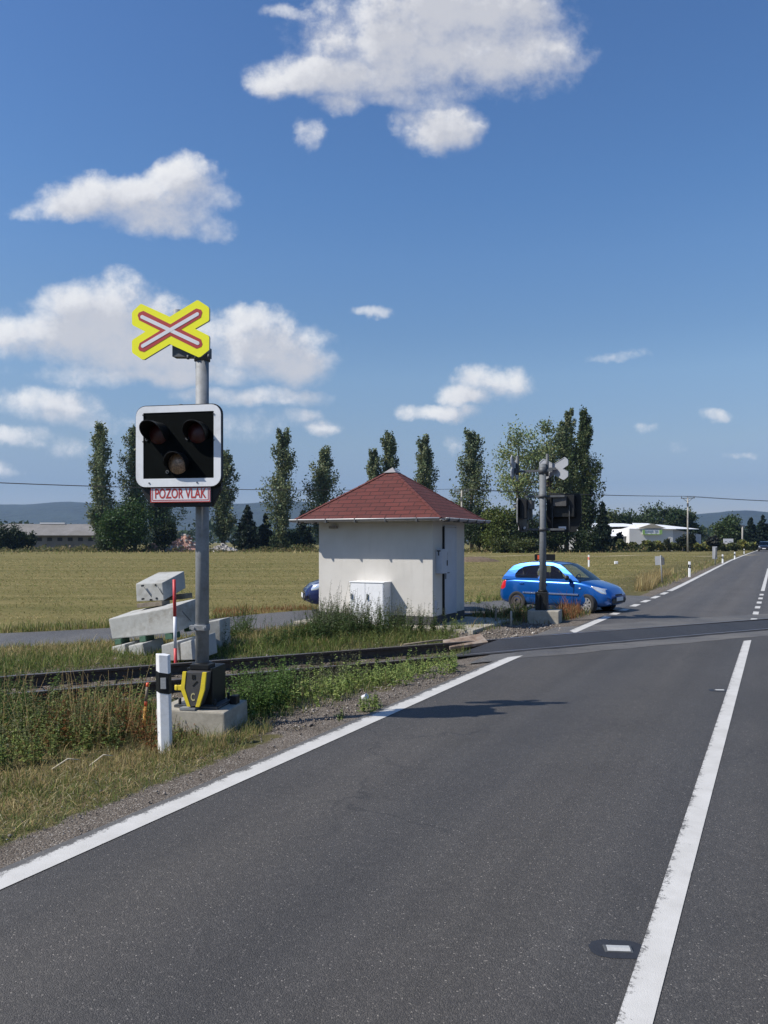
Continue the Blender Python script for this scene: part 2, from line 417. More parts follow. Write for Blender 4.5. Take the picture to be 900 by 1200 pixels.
    def build(self, name, mats, parent=None, bevel=0, seg=2, loc=None, smooth_angle=None, label=None):
        me = bpy.data.meshes.new(name)
        me.from_pydata(self.v, [], self.f)
        mats = mats if isinstance(mats, (list, tuple)) else [mats]
        for k in mats: me.materials.append(M[k] if isinstance(k, str) else k)
        for p, mi, s in zip(me.polygons, self.m, self.s): p.material_index = mi; p.use_smooth = s
        bm = bmesh.new(); bm.from_mesh(me)
        bmesh.ops.remove_doubles(bm, verts=bm.verts, dist=1e-5)
        bmesh.ops.recalc_face_normals(bm, faces=bm.faces)
        if bevel:
            es = [e for e in bm.edges if len(e.link_faces) == 2 and e.calc_face_angle(0) > rad(35)]
            bmesh.ops.bevel(bm, geom=es, offset=bevel, segments=seg, affect='EDGES', profile=.6, clamp_overlap=True)
        bm.to_mesh(me); bm.free()
        ob = bpy.data.objects.new(name, me); COL.objects.link(ob)
        if loc is not None: ob.location = loc
        if parent is not None: ob.parent = parent
        if label: ob['label'] = label
        return ob

def tag(o, label=None, cat=None, group=None, kind=None):
    if label: o['label'] = label
    if cat: o['category'] = cat
    if group: o['group'] = group
    if kind: o['kind'] = kind
    return o
def thing(name, label, cat, loc=(0, 0, 0), rz=0, group=None):
    o = bpy.data.objects.new(name, None); COL.objects.link(o)
    o.location = loc; o.rotation_euler = (0, 0, rz); o.empty_display_size = .2
    return tag(o, label, cat, group)

def fast(name, V, Fc, mat, parent=None, col=None, smooth=False, loc=None):
    """big mesh straight from arrays; Fc is (n,3) or (n,4)"""
    V = np.asarray(V, np.float32); Fc = np.asarray(Fc, np.int32)
    me = bpy.data.meshes.new(name)
    me.vertices.add(len(V)); me.vertices.foreach_set('co', V.ravel())
    k = Fc.shape[1]
    me.loops.add(Fc.size); me.loops.foreach_set('vertex_index', Fc.ravel())
    me.polygons.add(len(Fc)); me.polygons.foreach_set('loop_start', np.arange(0, Fc.size, k, dtype=np.int32))
    me.polygons.foreach_set('loop_total', np.full(len(Fc), k, np.int32))
    if smooth: me.polygons.foreach_set('use_smooth', np.ones(len(Fc), bool))
    if col is not None:
        a = me.color_attributes.new('col', 'FLOAT_COLOR', 'POINT')
        c = np.ones((len(V), 4), np.float32); c[:, :3] = col; a.data.foreach_set('color', c.ravel())
    me.update(calc_edges=True); me.validate()
    for k_ in (mat if isinstance(mat, (list, tuple)) else [mat]): me.materials.append(M[k_])
    o = bpy.data.objects.new(name, me); COL.objects.link(o)
    if parent is not None: o.parent = parent
    if loc is not None: o.location = loc
    return o

def rrect(cx, cz, w, h, r, n=6):
    pts = []
    for (sx, sz, a0) in ((1, 1, 0), (-1, 1, 90), (-1, -1, 180), (1, -1, 270)):
        for i in range(n + 1):
            a = rad(a0 + 90 * i / n)
            pts.append((cx + sx * (w / 2 - r) + r * math.cos(a), cz + sz * (h / 2 - r) + r * math.sin(a)))
    return pts

# ================================================================ GROUND
def catmull(P, n=12):
    P = [np.array(p, float) for p in P]; out = []
    P = [2 * P[0] - P[1]] + P + [2 * P[-1] - P[-2]]
    for i in range(1, len(P) - 2):
        for k in range(n):
            t = k / n; a, b, c, d = P[i - 1:i + 3]
            out.append(.5 * (2 * b + (c - a) * t + (2 * a - 5 * b + 4 * c - d) * t * t + (3 * b - a - 3 * c + d) * t ** 3))
    out.append(P[-2]); return np.array(out)
BY = catmull([(-58, -3, 2.6), (-45, 1.9, 2.6), (-32, 6.7, 2.6), (-20, 11.0, 2.6), (-13, 13.4, 2.5), (-7.6, 15.35, 2.5), (-4.3, 17.3, 2.7), (-1.8, 20.2, 3.4), (.9, 22.5, 3.8), (3.9, 23.8, 4.4), (6.7, 25.0, 6.4), (8.6, 25.9, 9.5), (10.0, 26.6, 11.0)])
def axis(lo, hi, step, far, k=1.16):
    a = list(np.arange(lo, hi + 1e-6, step))
    d = step
    while a[-1] < far: d *= k; a.append(a[-1] + d)
    d = step
    while a[0] > -far: d *= k; a.insert(0, a[0] - d)
    return np.array(a)
def build_ground():
    xs = axis(-12, 12, .2, 4600); ys = axis(2, 34, .2, 4600)
    X, Y = np.meshgrid(xs, ys)
    Z = hgt(X, Y)
    S = s_of(X, Y); Q = q_of(X, Y)
    # field relief
    Z = Z - 0.012
    near = 1 - sstep(26, 40, Y)
    rough = np.zeros_like(Z)
    for k, (fx, fy, ph, am) in enumerate([(1.7, .9, .3, .02), (.8, 2.1, 1.2, .02), (3.7, 2.9, 2.2, .012)]):
        rough += am * np.sin(fx * X + ph) * np.sin(fy * Y + 2 * ph)
    under = np.zeros_like(Z)
    for c in BY[::2]: under = np.maximum(under, 1 - sstep(c[2] * .5 - .15, c[2] * .5 + .45, np.hypot(X - c[0], Y - c[1])))
    Z += rough * sstep(-4.6, -5.4, S) * near * (1 - under) - .035 * (1 - sstep(0, .3, 1 - under))
    # gravel where the shoulder, the trackbed and the crossing corner are
    W = .55 + .35 * sstep(7, 11, t_of(X, Y))
    g = 1 - sstep(0, 1, (-3.85 - S) / W - .25)
    g = np.where(S > -3.8, 0.9 * (S < 8), g)
    g = np.maximum(g, 1 - sstep(1.5, 2.2, np.abs(Q)))
    px = CX + F * X / np.maximum(Y, .1); py = HY + F * H / np.maximum(Y, .1)
    corner = ((px > 505) & (px < 690) & (py > 722) & (py < 770) & (Y > 0)) * 1.0
    g = np.maximum(g, .8 * corner)
    mound = ((px > 270) & (px < 440) & (py > 808) & (py < 860)) * 1.0
    g = np.maximum(g, .62 * mound)
    ve = 1 - sstep(0, 2.5, (Y - (16.5 + .42 * (X + 5))))       # this side of the by-road
    ve = np.maximum(ve, (1 - sstep(2.0, 5.0, -3.8 - S)))
    n = len(xs); idx = np.arange(X.size).reshape(X.shape)
    Fq = np.stack([idx[:-1, :-1], idx[:-1, 1:], idx[1:, 1:], idx[1:, :-1]], -1).reshape(-1, 4)
    o = fast('ground', np.stack([X, Y, Z], -1).reshape(-1, 3), Fq, 'ground', smooth=True)
    for nm, arr in (('gravel', g), ('verge', ve)):
        a = o.data.attributes.new(nm, 'FLOAT', 'POINT'); a.data.foreach_set('value', np.clip(arr, 0, 1).astype(np.float32).ravel())
    tag(o, kind='structure')
build_ground()

def ribbon(name, mat, s0, s1, t0, t1, dz, step=1.0, skew0=(0, 0), skew1=(0, 0), kind='structure', ns=2):
    """a sheet on the main road between lateral s0..s1 and stations t0..t1 (local x across, y along)"""
    n = max(2, int((t1 - t0) / step) + 1)
    V = []; UV = []
    for i in range(n):
        f = i / (n - 1)
        for j in range(ns):
            s = s0 + (s1 - s0) * j / (ns - 1)
            g = j / (ns - 1); a0 = t0 + skew0[0] + (skew0[1] - skew0[0]) * g; a1 = t1 + skew1[0] + (skew1[1] - skew1[0]) * g
            t = a0 + (a1 - a0) * f
            V.append((s, t, float(prof(t)) + dz)); UV.append((j / (ns - 1), t))
    Fq = [(i * ns + j, i * ns + j + 1, (i + 1) * ns + j + 1, (i + 1) * ns + j) for i in range(n - 1) for j in range(ns - 1)]
    me = bpy.data.meshes.new(name); me.from_pydata(V, [], Fq); me.materials.append(M[mat])
    uv = me.uv_layers.new(name='UVMap')
    for l in me.loops: uv.data[l.index].uv = UV[l.vertex_index]
    o = bpy.data.objects.new(name, me); COL.objects.link(o); o.rotation_euler = (0, 0, -A)
    return tag(o, kind=kind)
def seam(s):
    # where the line of the railway crosses lateral s
    k = (s - (RC[0] * SX + RC[1] * SY)) / (TX * SX + TY * SY)
    return (RC[0] + TX * k) * DX + (RC[1] + TY * k) * DY
ribbon('main_road', 'asphalt', -3.93, 3.3, -12, 0, 0.004, .25, (0, 0), (seam(-3.93), seam(3.3)), ns=24)
ribbon('main_road', 'asphalt_far', -3.93, 3.3, 0, 420, 0.004, .75, (seam(-3.93), seam(3.3)), (0, 0), ns=24)
ribbon('edge_line', 'paint_edge', -3.925, -3.69, -12, 12.62, 0.0085, 1.0, (0, 0), (-.42, .0))
ribbon('edge_line', 'paint', -3.86, -3.66, 16.2, 20.2, 0.0085, .5, (.4, 0), (.2, 0))
for a, b in ((20.9, 21.5), (22.2, 23.0), (24.0, 25.0), (26.0, 27.2), (28.2, 29.6), (30.6, 32.0)):
    ribbon('edge_line', 'paint', -3.86, -3.66, a, b, 0.0085, .5)
ribbon('edge_line', 'paint', -3.88, -3.66, 33.0, 400, 0.0085, 1.5)
ribbon('centre_line', 'paint', -.552, -.425, -12, 16.1, 0.0085, 1.0, (0, 0), (.2, .4))
for k in range(6):
    ribbon('centre_line', 'paint', -.56, -.42, 20.4 + k * 2.25, 21.4 + k * 2.25, 0.0085, .5)
ribbon('centre_line', 'paint', -.56, -.42, 34.6, 60, 0.0085, 1.5)
ribbon('centre_line', 'paint', -.56, -.42, 64, 400, 0.0085, 1.5)

def sheet(name, mat, pts, dz, rotA=False, kind='structure', z=None):
    V = []
    for p in pts:
        x, y = p
        V.append((x, y, (gz(x, y) if z is None else z) + dz))
    me = bpy.data.meshes.new(name); me.from_pydata(V, [], [tuple(range(len(V)))]); me.materials.append(M[mat])
    o = bpy.data.objects.new(name, me); COL.objects.link(o)
    return tag(o, kind=kind)
def across(q, s):
    """point of the crossing at distance q from the track axis and lateral s on the road"""
    # solve for track parameter
    d = TX * SX + TY * SY
    bx, by = RC[0] + RN[0] * q, RC[1] + RN[1] * q
    k = (s - (bx * SX + by * SY)) / d
    return (bx + TX * k, by + TY * k)
gq = GAUGE / 2
def strip(name, mat, q0, q1, s0, s1, dz, n=40, wob=0.0, seed=0):
    rr = random.Random(seed)
    V = []; 
    for i in range(n + 1):
        s = s0 + (s1 - s0) * i / n
        for q in (q0, q1):
            w = rr.uniform(-wob, wob)
            p = across(q + w, s); V.append((p[0], p[1], float(prof(t_of(*p))) + dz))
    Fq = [(2 * i, 2 * i + 2, 2 * i + 3, 2 * i + 1) for i in range(n)]
    me = bpy.data.meshes.new(name); me.from_pydata(V, [], Fq); me.materials.append(M[mat])
    o = bpy.data.objects.new(name, me); COL.objects.link(o); return tag(o, kind='structure')
strip('crossing_approach', 'asphalt_patch', gq + .12, gq + 1.1, -4.3, 3.4, .008, 40, .06, 3)
strip('crossing_approach', 'asphalt_patch', -gq - .75, -gq - .12, -4.2, 3.4, .008, 40, .05, 4)
strip('crossing_surface', 'asphalt_dark', -gq - .12, gq + .12, -4.7, 3.8, .012, 40, 0, 5)

# by-road that comes from the left, runs behind the hut and joins the main road
def by_road():
    C = BY[:, :2]; d = np.gradient(C, axis=0); d /= np.linalg.norm(d, axis=1)[:, None]
    nrm = np.stack([-d[:, 1], d[:, 0]], 1)
    V = []; nn = 7
    for c, w, n_ in zip(C, BY[:, 2], nrm):
        for j in range(nn):
            p = c + n_ * w * (j / (nn - 1) - .5)
            V.append((p[0], p[1], gz(*p) + .003))
    Fq = [(i * nn + j, i * nn + j + 1, (i + 1) * nn + j + 1, (i + 1) * nn + j) for i in range(len(C) - 1) for j in range(nn - 1)]
    o = fast('side_road', V, Fq, 'asphalt_side', smooth=True); tag(o, kind='structure')
by_road()
def on_by(x, y):
    d = np.hypot(BY[:, 0][None] - np.ravel(x)[:, None], BY[:, 1][None] - np.ravel(y)[:, None])
    i = d.argmin(1); return d[np.arange(len(i)), i] < BY[i, 2] * .5 + .05

# farm track across the hay field
def farm_track():
    V = []; Fq = []
    for i in range(30):
        px = 540 + i * 12
        p = G(px, 651.2 + .8 * math.sin(i * .6))
        for dy in (-1.3, 1.3): V.append((p.x, p.y + dy * (1 + .3 * math.sin(i * 1.7)), gz(p.x, p.y + dy) + .006))
    Fq = [(2 * i, 2 * i + 2, 2 * i + 3, 2 * i + 1) for i in range(29)]
    m = simple('dry_track', (.34, .28, .16), .95, var=.3, scale=.4)
    M['drytrack'] = m
    tag(fast('dirt_path', V, Fq, 'drytrack'), kind='structure')
farm_track()

# hills on the horizon
def hills():
    M['hill'] = simple('wooded_hill', (.016, .026, .020), .95, var=.5, scale=.006, bs=1, bscale=.03, bd=14)
    tx = [-900, -300, 0, 60, 130, 250, 330, 430, 560, 690, 780, 815, 850, 875, 905, 1000, 1300, 1800]
    ty = [600, 596, 592, 590.5, 590, 591, 588.5, 592, 600, 606, 606, 603, 601, 600, 602, 606, 600, 606]
    V = []; n = 240; m = 16
    for j in range(m):
        f = j / (m - 1)
        yy = 2300 + 1100 * f
        for i in range(n):
            px = -900 + 2700 * i / (n - 1)
            top = (HY - np.interp(px, tx, ty)) / F * 3400 + H
            e = math.sin(min(1, f * 1.02) * math.pi / 2) ** 1.3
            nz = mnoise.noise(Vector((px * .02, f * 5, 1))) * 9 + mnoise.noise(Vector((px * .11, f * 16, 4))) * 3.5
            z = (top * e + nz * e) if f < .999 else top * .9
            V.append(((px - CX) / F * yy, yy, z - 3 * (1 - e)))
    Fq = [(j * n + i, j * n + i + 1, (j + 1) * n + i + 1, (j + 1) * n + i) for j in range(m - 1) for i in range(n - 1)]
    tag(fast('hills', V, Fq, 'hill', smooth=True), kind='structure')
hills()

# ================================================================ RAILWAY
def rail_profile():
    return [(-.06, 0), (-.06, .012), (-.012, .03), (-.009, .118), (-.034, .13), (-.034, .163), (-.026, .17), (.026, .17), (.034, .163), (.034, .13), (.009, .118), (.012, .03), (.06, .012), (.06, 0)]
def rails():
    for q, lab in ((-gq, 'rusty rail of the track nearer the striped signal mast'), (gq, 'rusty rail of the track nearer the white hut')):
        b = MB()
        # a rail laid along the whole visible track, local x along the track
        P = rail_profile(); n = len(P)
        L0, L1 = -45, 40
        V = [(x, p[0], p[1]) for x in (L0, L1) for p in P]
        b.add(V, [(i, (i + 1) % n, n + (i + 1) % n, n + i) for i in range(n)], 0)
        b.add(V, [tuple(range(n)), tuple(range(2 * n - 1, n - 1, -1))], 0)
        o = b.build('rail', ['rail', 'railtop'])
        for p in o.data.polygons:
            if p.normal.z > .9 and p.center.z > .16: p.material_index = 1
        o.location = (RC[0] + RN[0] * q, RC[1] + RN[1] * q, -.153)
        o.rotation_euler = (0, 0, math.atan2(TY, TX))
        tag(o, lab, 'rail', 'rails of the railway track')
    # sleepers left of the road
    proto = None
    k0 = -38
    i = 0
    while True:
        k = k0 + i * .62; i += 1
        x, y = RC[0] + TX * k, RC[1] + TY * k
        if s_of(x, y) > -5.2: break
        if proto is None:
            proto = MB().box((0, 0, -.09), (.24, 2.3, .16)).build('sleeper', 'sleeper', bevel=.012)
            o = proto
        else:
            o = proto.copy(); COL.objects.link(o)
        o.location = (x, y, -.165); o.rotation_euler = (0, 0, math.atan2(TY, TX))
        tag(o, 'dark timber sleeper half buried under the two rusty rails', 'sleeper', 'sleepers under the rails')
rails()
# worn deflector plate at the end of the rail groove
p = G(549, 762)
o = MB().hexa([Vector(c) for c in ((-.5, -.22, 0), (-.5, -.22, .06), (-.42, .2, 0), (-.42, .2, .10), (.32, -.2, 0), (.32, -.2, .05), (.4, .2, 0), (.4, .2, .13))]).build('deflector_plate', 'rust', bevel=.01)
o.location = (p.x, p.y + .1, -.06); o.rotation_euler = (rad(4), rad(-4), rad(24))
tag(o, 'rusty pale plate lying between the rails at the road edge', 'metal plate')
p = G(521, 765)
b = MB(); b.tube([(-1.0, 0, 0), (-.3, .02, .03), (.5, 0, .01)], .018); b.cyl((.28, 0, .02), (.5, 0, .02), .04)
o = b.build('point_rod', 'wood'); o.location = (p.x + .1, p.y + .3, -.06); o.rotation_euler = (0, 0, math.atan2(TY, TX))
tag(o, 'thin steel rod lying between the rails beside the rusty plate', 'rod')

# ================================================================ SIGNAL MASTS
def bar2(p, q, w, ch):
    p, q = Vector(p), Vector(q); d = (q - p).normalized(); n = Vector((-d.y, d.x))
    h = w / 2
    return [tuple(v) for v in (p - d * 0 + n * (h - ch), p + d * ch + n * h, q - d * ch + n * h, q + n * (h - ch), q - n * (h - ch), q - d * ch - n * h, p + d * ch - n * h, p - n * (h - ch))]
def crossbuck(parent, T, back=False):
    k = .00823 / 7.5 * 1.09
    Z = lambda L: [((x - 365) * k, (364 - y) * k) for x, y in L]
    outer = Z([(95, 128), (110, 130), (362, 250), (605, 126), (620, 128), (705, 185), (715, 200), (715, 295), (708, 305), (590, 363), (708, 425), (716, 440), (714, 545), (640, 598), (620, 602), (362, 480), (130, 600), (108, 598), (24, 540), (18, 525), (18, 440), (28, 425), (140, 364), (26, 305), (18, 290), (18, 200), (26, 185)])
    b = MB().prism(outer, 0, .012, 0, T, side=1)
    # folded rim on the back
    inner = [(x * .95, z * .93) for x, z in outer]
    b.ring(outer, inner, .0125, .026, 1, T)
    if back:
        b.prism([(x * .99, z * .99) for x, z in outer], .0135, .0145, 1, T)
    o = b.build('crossbuck', ['signyellow', 'signback'], parent)
    r = MB()
    r.prism(bar2(Z([(76, 212)])[0], Z([(650, 506)])[0], .103, .037), -.0018, -.0003, 0, T)
    r.prism(bar2(Z([(82, 512)])[0], Z([(648, 218)])[0], .103, .037), -.0024, -.0003, 0, T)
    r.prism(bar2(Z([(98, 232)])[0], Z([(628, 492)])[0], .037, .012), -.0042, -.0025, 1, T)
    r.prism(bar2(Z([(104, 492)])[0], Z([(624, 236)])[0], .037, .012), -.0050, -.0025, 1, T)
    r.build('red_cross', ['red', 'signwhite'], o)
    return o
def signal_head(parent, T, label=None):
    """light unit; local x right, y into the unit, z up, origin at its middle"""
    b = MB()
    b.prism(rrect(0, 0, .905, .81, .105), .0, .03, 0, T)                              # backing plate
    b.prism([(-.41, -.36), (.43, -.36), (.42, -.43), (.335, -.59), (-.30, -.59), (-.40, -.44)], .032, .075, 0, T)
    b.box((0, .14, .08), (.62, .2, .56), 0, T)                                         # housing behind
    b.box((.03, .3, .2), (.34, .12, .26), 1, T)
    b.cyl((-.2, .27, .1), (-.2, .27, -.56), .012, n=8, mat=2, T=T); b.cyl((.24, .27, .1), (.24, .27, -.56), .012, n=8, mat=2, T=T)
    b.box((.02, .1, -.48), (.2, .02, .08), 3, T)
    head = b.build('signal_head', ['black', 'cover', 'zinc', 'signwhite'], parent, bevel=.004, seg=1)
    MB().ring(rrect(0, 0, .885, .79, .1), rrect(.003, .008, .735, .645, .006), -.012, .0, 0, T).build('white_border', 'framewhite', head)
    sc = MB().prism(rrect(.003, .008, .733, .643, .005), -.006, -.001, 0, T)
    for x, z in ((-.327, .072), (.098, .072), (-.11, -.25)):
        sc.cyl((x, -.016, z), (x, -.006, z), .017, n=14, mat=1, T=T); sc.cyl((x, -.020, z), (x, -.016, z), .008, n=10, mat=0, T=T)
    for x, z in ((.372, .3), (.372, .05), (-.365, .05), (-.365, .31), (-.3, -.357), (.2, -.357)):
        sc.cyl((x, -.018, z), (x, -.0125, z), .008, n=8, mat=1, T=T)
    sc.build('screen', ['blackgloss', 'bracket'], head)
    for (x, z, lm, hl) in ((-.205, .125, 'lensred', .26), (.205, .125, 'lensred', .17), (0, -.17, 'lensclear', .14)):
        h = MB()
        n = 26
        # hood: open below, long at the top
        ang = [rad(-35 + 250 * i / (n - 1)) for i in range(n)]
        V = []
        for a in ang:
            f = (math.sin(a) + .57) / 1.57
            ln = .03 + (hl - .03) * max(0, f) ** .6
            for (r, y) in ((.112, -.006), (.112, -ln), (.106, -ln), (.106, -.006)):
                V.append((x + r * math.cos(a), y, z + r * math.sin(a) - .05 * (-y)))
        h.add(V, [(4 * i + j, 4 * i + (j + 1) % 4, 4 * i + 4 + (j + 1) % 4, 4 * i + 4 + j) for i in range(n - 1) for j in range(4)] + [(0, 1, 2, 3), (4 * n - 1, 4 * n - 2, 4 * n - 3, 4 * n - 4)], 0, False, T)
        h.build('lamp_hood', ['black'], head)
        l = MB(); rings = [(.104, -.008), (.10, -.014), (.075, -.03), (.04, -.040)]
        V = []; nn = 28
        for r, y in rings: V += [(x + r * math.cos(2 * math.pi * i / nn), y, z + r * math.sin(2 * math.pi * i / nn)) for i in range(nn)]
        V.append((x, -.043, z))
        Fs = [(j * nn + i, j * nn + (i + 1) % nn, (j + 1) * nn + (i + 1) % nn, (j + 1) * nn + i) for j in range(3) for i in range(nn)]
        Fs += [(3 * nn + i, 3 * nn + (i + 1) % nn, 4 * nn) for i in range(nn)]
        l.add(V, Fs, 0, True, T)
        lo = l.build('lamp_lens', [lm], head)
        if lm == 'lensclear': lo['label'] = 'clear lamp with brownish glitter below the two red ones'
    pl = MB()
    pl.box((.016, .012, -.465), (.625, .014, .162), 0, T)
    pl.ring(rrect(.016, -.465, .625, .162, .006, 2), rrect(.016, -.465, .607, .144, .004, 2), .0032, .0046, 1, T)
    pl.ring(rrect(.016, -.465, .588, .126, .004, 2), rrect(.016, -.465, .574, .112, .004, 2), .0032, .0046, 1, T)
    pl.text('POZOR VLAK', .132, T @ Matrix.Translation((.016, .0036, -.465)), 1, .0008, .665, .0022)
    pl.build('warning_plate', ['signwhite', 'red'], head, label='white plate with red border reading POZOR VLAK')
    return head

def near_mast():
    base = DP(237, 850, 8.05); base.z = 0
    t = thing('crossing_signal', 'level crossing signal facing the viewer, yellow cross on top and POZOR VLAK plate', 'crossing signal', base, -rad(11))
    b = MB().hexa([Vector(c) for c in ((-.37, -.3, -.15), (-.36, -.29, .215), (-.37, .34, -.15), (-.36, .33, .215), (.365, -.3, -.15), (.355, -.29, .205), (.365, .34, -.15), (.355, .33, .21))])
    b.build('footing', 'concrete', t, bevel=.018, seg=2)
    MB().cyl((0, 0, .21), (0, 0, 3.74), .068, .066, 28).build('pole', 'zinc', t)
    c = MB()
    c.box((.03, .04, .41), (.27, .34, .38), 0); c.cyl((0, 0, .56), (0, 0, .64), .115, .1, 24)
    c.box((.02, .03, .225), (.46, .46, .03), 1)
    for x in (-.17, .2):
        for y in (-.15, .2): c.cyl((x, y, .24), (x, y, .30), .016, n=8, mat=1)
    c.box((.03, -.06, .61), (.2, .16, .05), 0)
    cv = c.build('base_cover', ['black', 'bracket'], t, bevel=.012)
    sh = [(-.075, .575), (.155, .575), (.138, .41), (.085, .25), (-.03, .25), (-.095, .41)]
    f = MB().prism(sh, -.27, -.12, 0)
    f.box((.03, -.272, .535), (.035, .006, .045), 1)
    f.box((.045, -.2725, .47), (.07, .004, .012), 1, rot=Matrix.Rotation(rad(-45), 3, 'Y'))
    f.text('C', .105, Matrix.Translation((.022, -.2715, .335)), 2, .0015, .62, .003)
    fc = f.build('cover_front', ['cover', 'black', 'paleyellow'], cv, bevel=.01)  # sunlit front coloured lighter grey, shaded box behind it coloured black
    y = MB()
    for P in ([(-.083, .583), (-.045, .583), (-.062, .42), (-.002, .243), (-.036, .243), (-.104, .41)], [(.163, .583), (.122, .583), (.098, .41), (.05, .243), (.09, .243), (.146, .41)]):
        y.prism(P, -.276, -.255, 0)
    y.build('yellow_stripe', ['yellow'], fc, bevel=.003)
    h = MB().box((-.155, -.16, .405), (.11, .05, .05), 0); h.cyl((-.19, -.16, .38), (-.19, -.16, .43), .03, n=12)
    h.build('yellow_handle', 'yellow', cv, bevel=.006)
    fl = MB().cyl((-.02, -.22, .21), (-.02, -.22, .25), .02, n=10, mat=0); fl.box((-.03, -.24, .222), (.16, .1, .02), 0)
    fl.build('base_bolt', ['zinc', 'black'], cv)
    MB().box((.3, .12, .25), (.07, .1, .09)).build('cable_cap', 'black', cv, bevel=.01)
    cl = MB(); cl.cyl((0, 0, .96), (0, 0, 1.02), .078, n=24); cl.box((-.09, -.02, .99), (.06, .05, .04)); cl.box((.0, -.078, .99), (.16, .02, .05))
    for x in (-.05, .06): cl.cyl((x, -.10, .99), (x, -.08, .99), .012, n=8)
    cl.build('pole_clamp', 'zinc', t, bevel=.003)
    # head hangs on two arms
    for z in (3.17, 2.28):
        a = MB()
        a.box((-.05, -.09, z), (.3, .14, .035)); a.cyl((0, 0, z - .03), (0, 0, z + .03), .082, n=24)
        a.cyl((-.17, -.13, z), (-.17, -.13, z + .05), .02, n=10); a.cyl((.03, -.085, z), (.03, -.085, z + .05), .014, n=10)
        a.build('head_bracket', 'bracket', t)
    signal_head(t, Matrix.Translation((-.115, -.30, 2.782)))
    k = MB()
    k.cyl((-.27, 0.0, 3.74), (-.27, 0.0, 4.2), .042, .042, 18, 0)
    k.prism([(-.30, 3.72), (-.30, 3.86), (.08, 3.80), (.08, 3.70)], -.05, .05, 1)
    k.cyl((0, 0, 3.67), (0, 0, 3.76), .08, n=24, mat=1)
    for x in (-.12, -.04, .1): k.cyl((x, -.07, 3.68), (x, -.07, 3.72), .014, n=8, mat=1)
    k.box((-.27, -.05, 3.97), (.05, .07, .25), 1)
    k.build('cross_bracket', ['zinc', 'bracket'], t)
    crossbuck(t, Matrix.Translation((-.305, -.09, 3.975)))
M['paleyellow'] = simple('faded_yellow_letter', (.4, .36, .18), .7, var=.2, scale=40)
near_mast()

def far_mast():
    base = DP(636, 726, 18.8); base.z = gz(base.x, base.y)
    t = thing('crossing_signal', 'level crossing signal seen from behind, by the blue car, with two light units', 'crossing signal', base, -rad(20))
    MB().box((.05, .0, .06), (.72, .6, .5)).build('footing', 'concrete', t, bevel=.02)
    MB().cyl((0, 0, .3), (0, 0, 3.74), .082, .08, 24).build('pole', 'zincdark', t)
    c = MB().box((-.02, -.0, .52), (.27, .3, .42)); c.box((-.085, -.17, .5), (.1, .06, .36)); c.cyl((0, 0, .72), (0, 0, .78), .11, n=20)
    c.build('base_cover', 'black', t, bevel=.015)
    k = MB()
    k.box((-.22, 0, 3.58), (.9, .06, .05)); k.box((.15, .05, 3.62), (.3, .1, .06)); k.cyl((.1, .05, 3.45), (.1, .05, 3.98), .035)
    k.cyl((-.60, 0, 3.5), (-.60, 0, 3.95), .04, n=14); k.box((-.62, .0, 3.6), (.08, .1, .12))
    k.cyl((0, 0, 3.5), (0, 0, 3.66), .095, n=20)
    k.build('cross_bracket', ['bracket'], t)
    # the cross for the main road looks away, the other one looks down the by-road
    crossbuck(t, Matrix.Translation((.24, .16, 3.62)) @ Matrix.Rotation(math.pi - rad(24), 4, 'Z') @ Matrix.Scale(.94, 4), True)
    crossbuck(t, Matrix.Translation((-.68, .0, 3.66)) @ Matrix.Rotation(-rad(91), 4, 'Z'), True)
    for z in (2.98, 2.2):
        a = MB()
        a.box((.1, .06, z), (.8, .06, .05)); a.cyl((0, 0, z - .04), (0, 0, z + .04), .1, n=20)
        a.box((-.22, 0, z), (.4, .05, .05))
        a.build('head_bracket', 'bracket', t)
    signal_head(t, Matrix.Translation((.44, .42, 2.68)) @ Matrix.Rotation(math.pi - rad(6), 4, 'Z') @ Matrix.Scale(.92, 4))
    signal_head(t, Matrix.Translation((-.50, .0, 2.62)) @ Matrix.Rotation(-rad(96), 4, 'Z') @ Matrix.Scale(.8, 4))
far_mast()

# ================================================================ POSTS
def delineator(loc, label, hgt_=.86, rz=0, lean=0, band='black'):
    t = thing('delineator_post', label, 'roadside post', loc, rz, 'delineator posts along the road')
    t.rotation_euler = (rad(1), lean, rz)
    W = .064
    P = [(-W, .0), (-W * .25, -.045), (W * .98, -.03), (W, .03), (0, .05)]
    def seg(z0, z1, mb, mat, grow=0.0, slope=0.0):
        n = len(P); V = []
        for z, up in ((z0, 0), (z1, 1)):
            for x, y in P: V.append((x * (1 + grow), y * (1 + grow), z + slope * x))
        mb.add(V, [(i, (i + 1) % n, n + (i + 1) % n, n + i) for i in range(n)] + [tuple(range(n - 1, -1, -1)), tuple(range(n, 2 * n))], mat)
    b = MB(); seg(-.08, hgt_, b, 0, 0, 0)
    for v_i in range(len(b.v)):
        x, y, z = b.v[v_i]
        if z > .5: b.v[v_i] = (x, y, z - x * .12)
    b.build('post', 'postwhite', t, bevel=.004, seg=1)
    b = MB(); seg(hgt_ - .345, hgt_ - .16, b, 0, .05, -.2); b.build('dark_band', band, t)
    b = MB(); b.box((.02, -.044, hgt_ - .255), (.05, .012, .1)); b.build('reflector', 'reflector', t)
g = G(193, 881)
delineator(g, 'white roadside post with black band in front of the near signal mast', .885, -rad(6), rad(-1.0))
for (px, py, h, lab) in ((808, 676, .72, 'white post with black band in the verge, first one beyond the crossing'),
                         (846.8, 660, .62, 'small white post beside the tall sign board down the road'),
                         (861, 655.5, .62, 'small white post on the road verge past the tall sign board'),
                         (872, 649, .62, 'tiny white post near the far end of the road verge')):
    g = G(px, py); delineator(g, lab, h + .1, -A)
g = G(690, 664)
delineator(g, 'slim white post with red band standing in the field behind the blue car', .85, -A, 0, 'orangered')

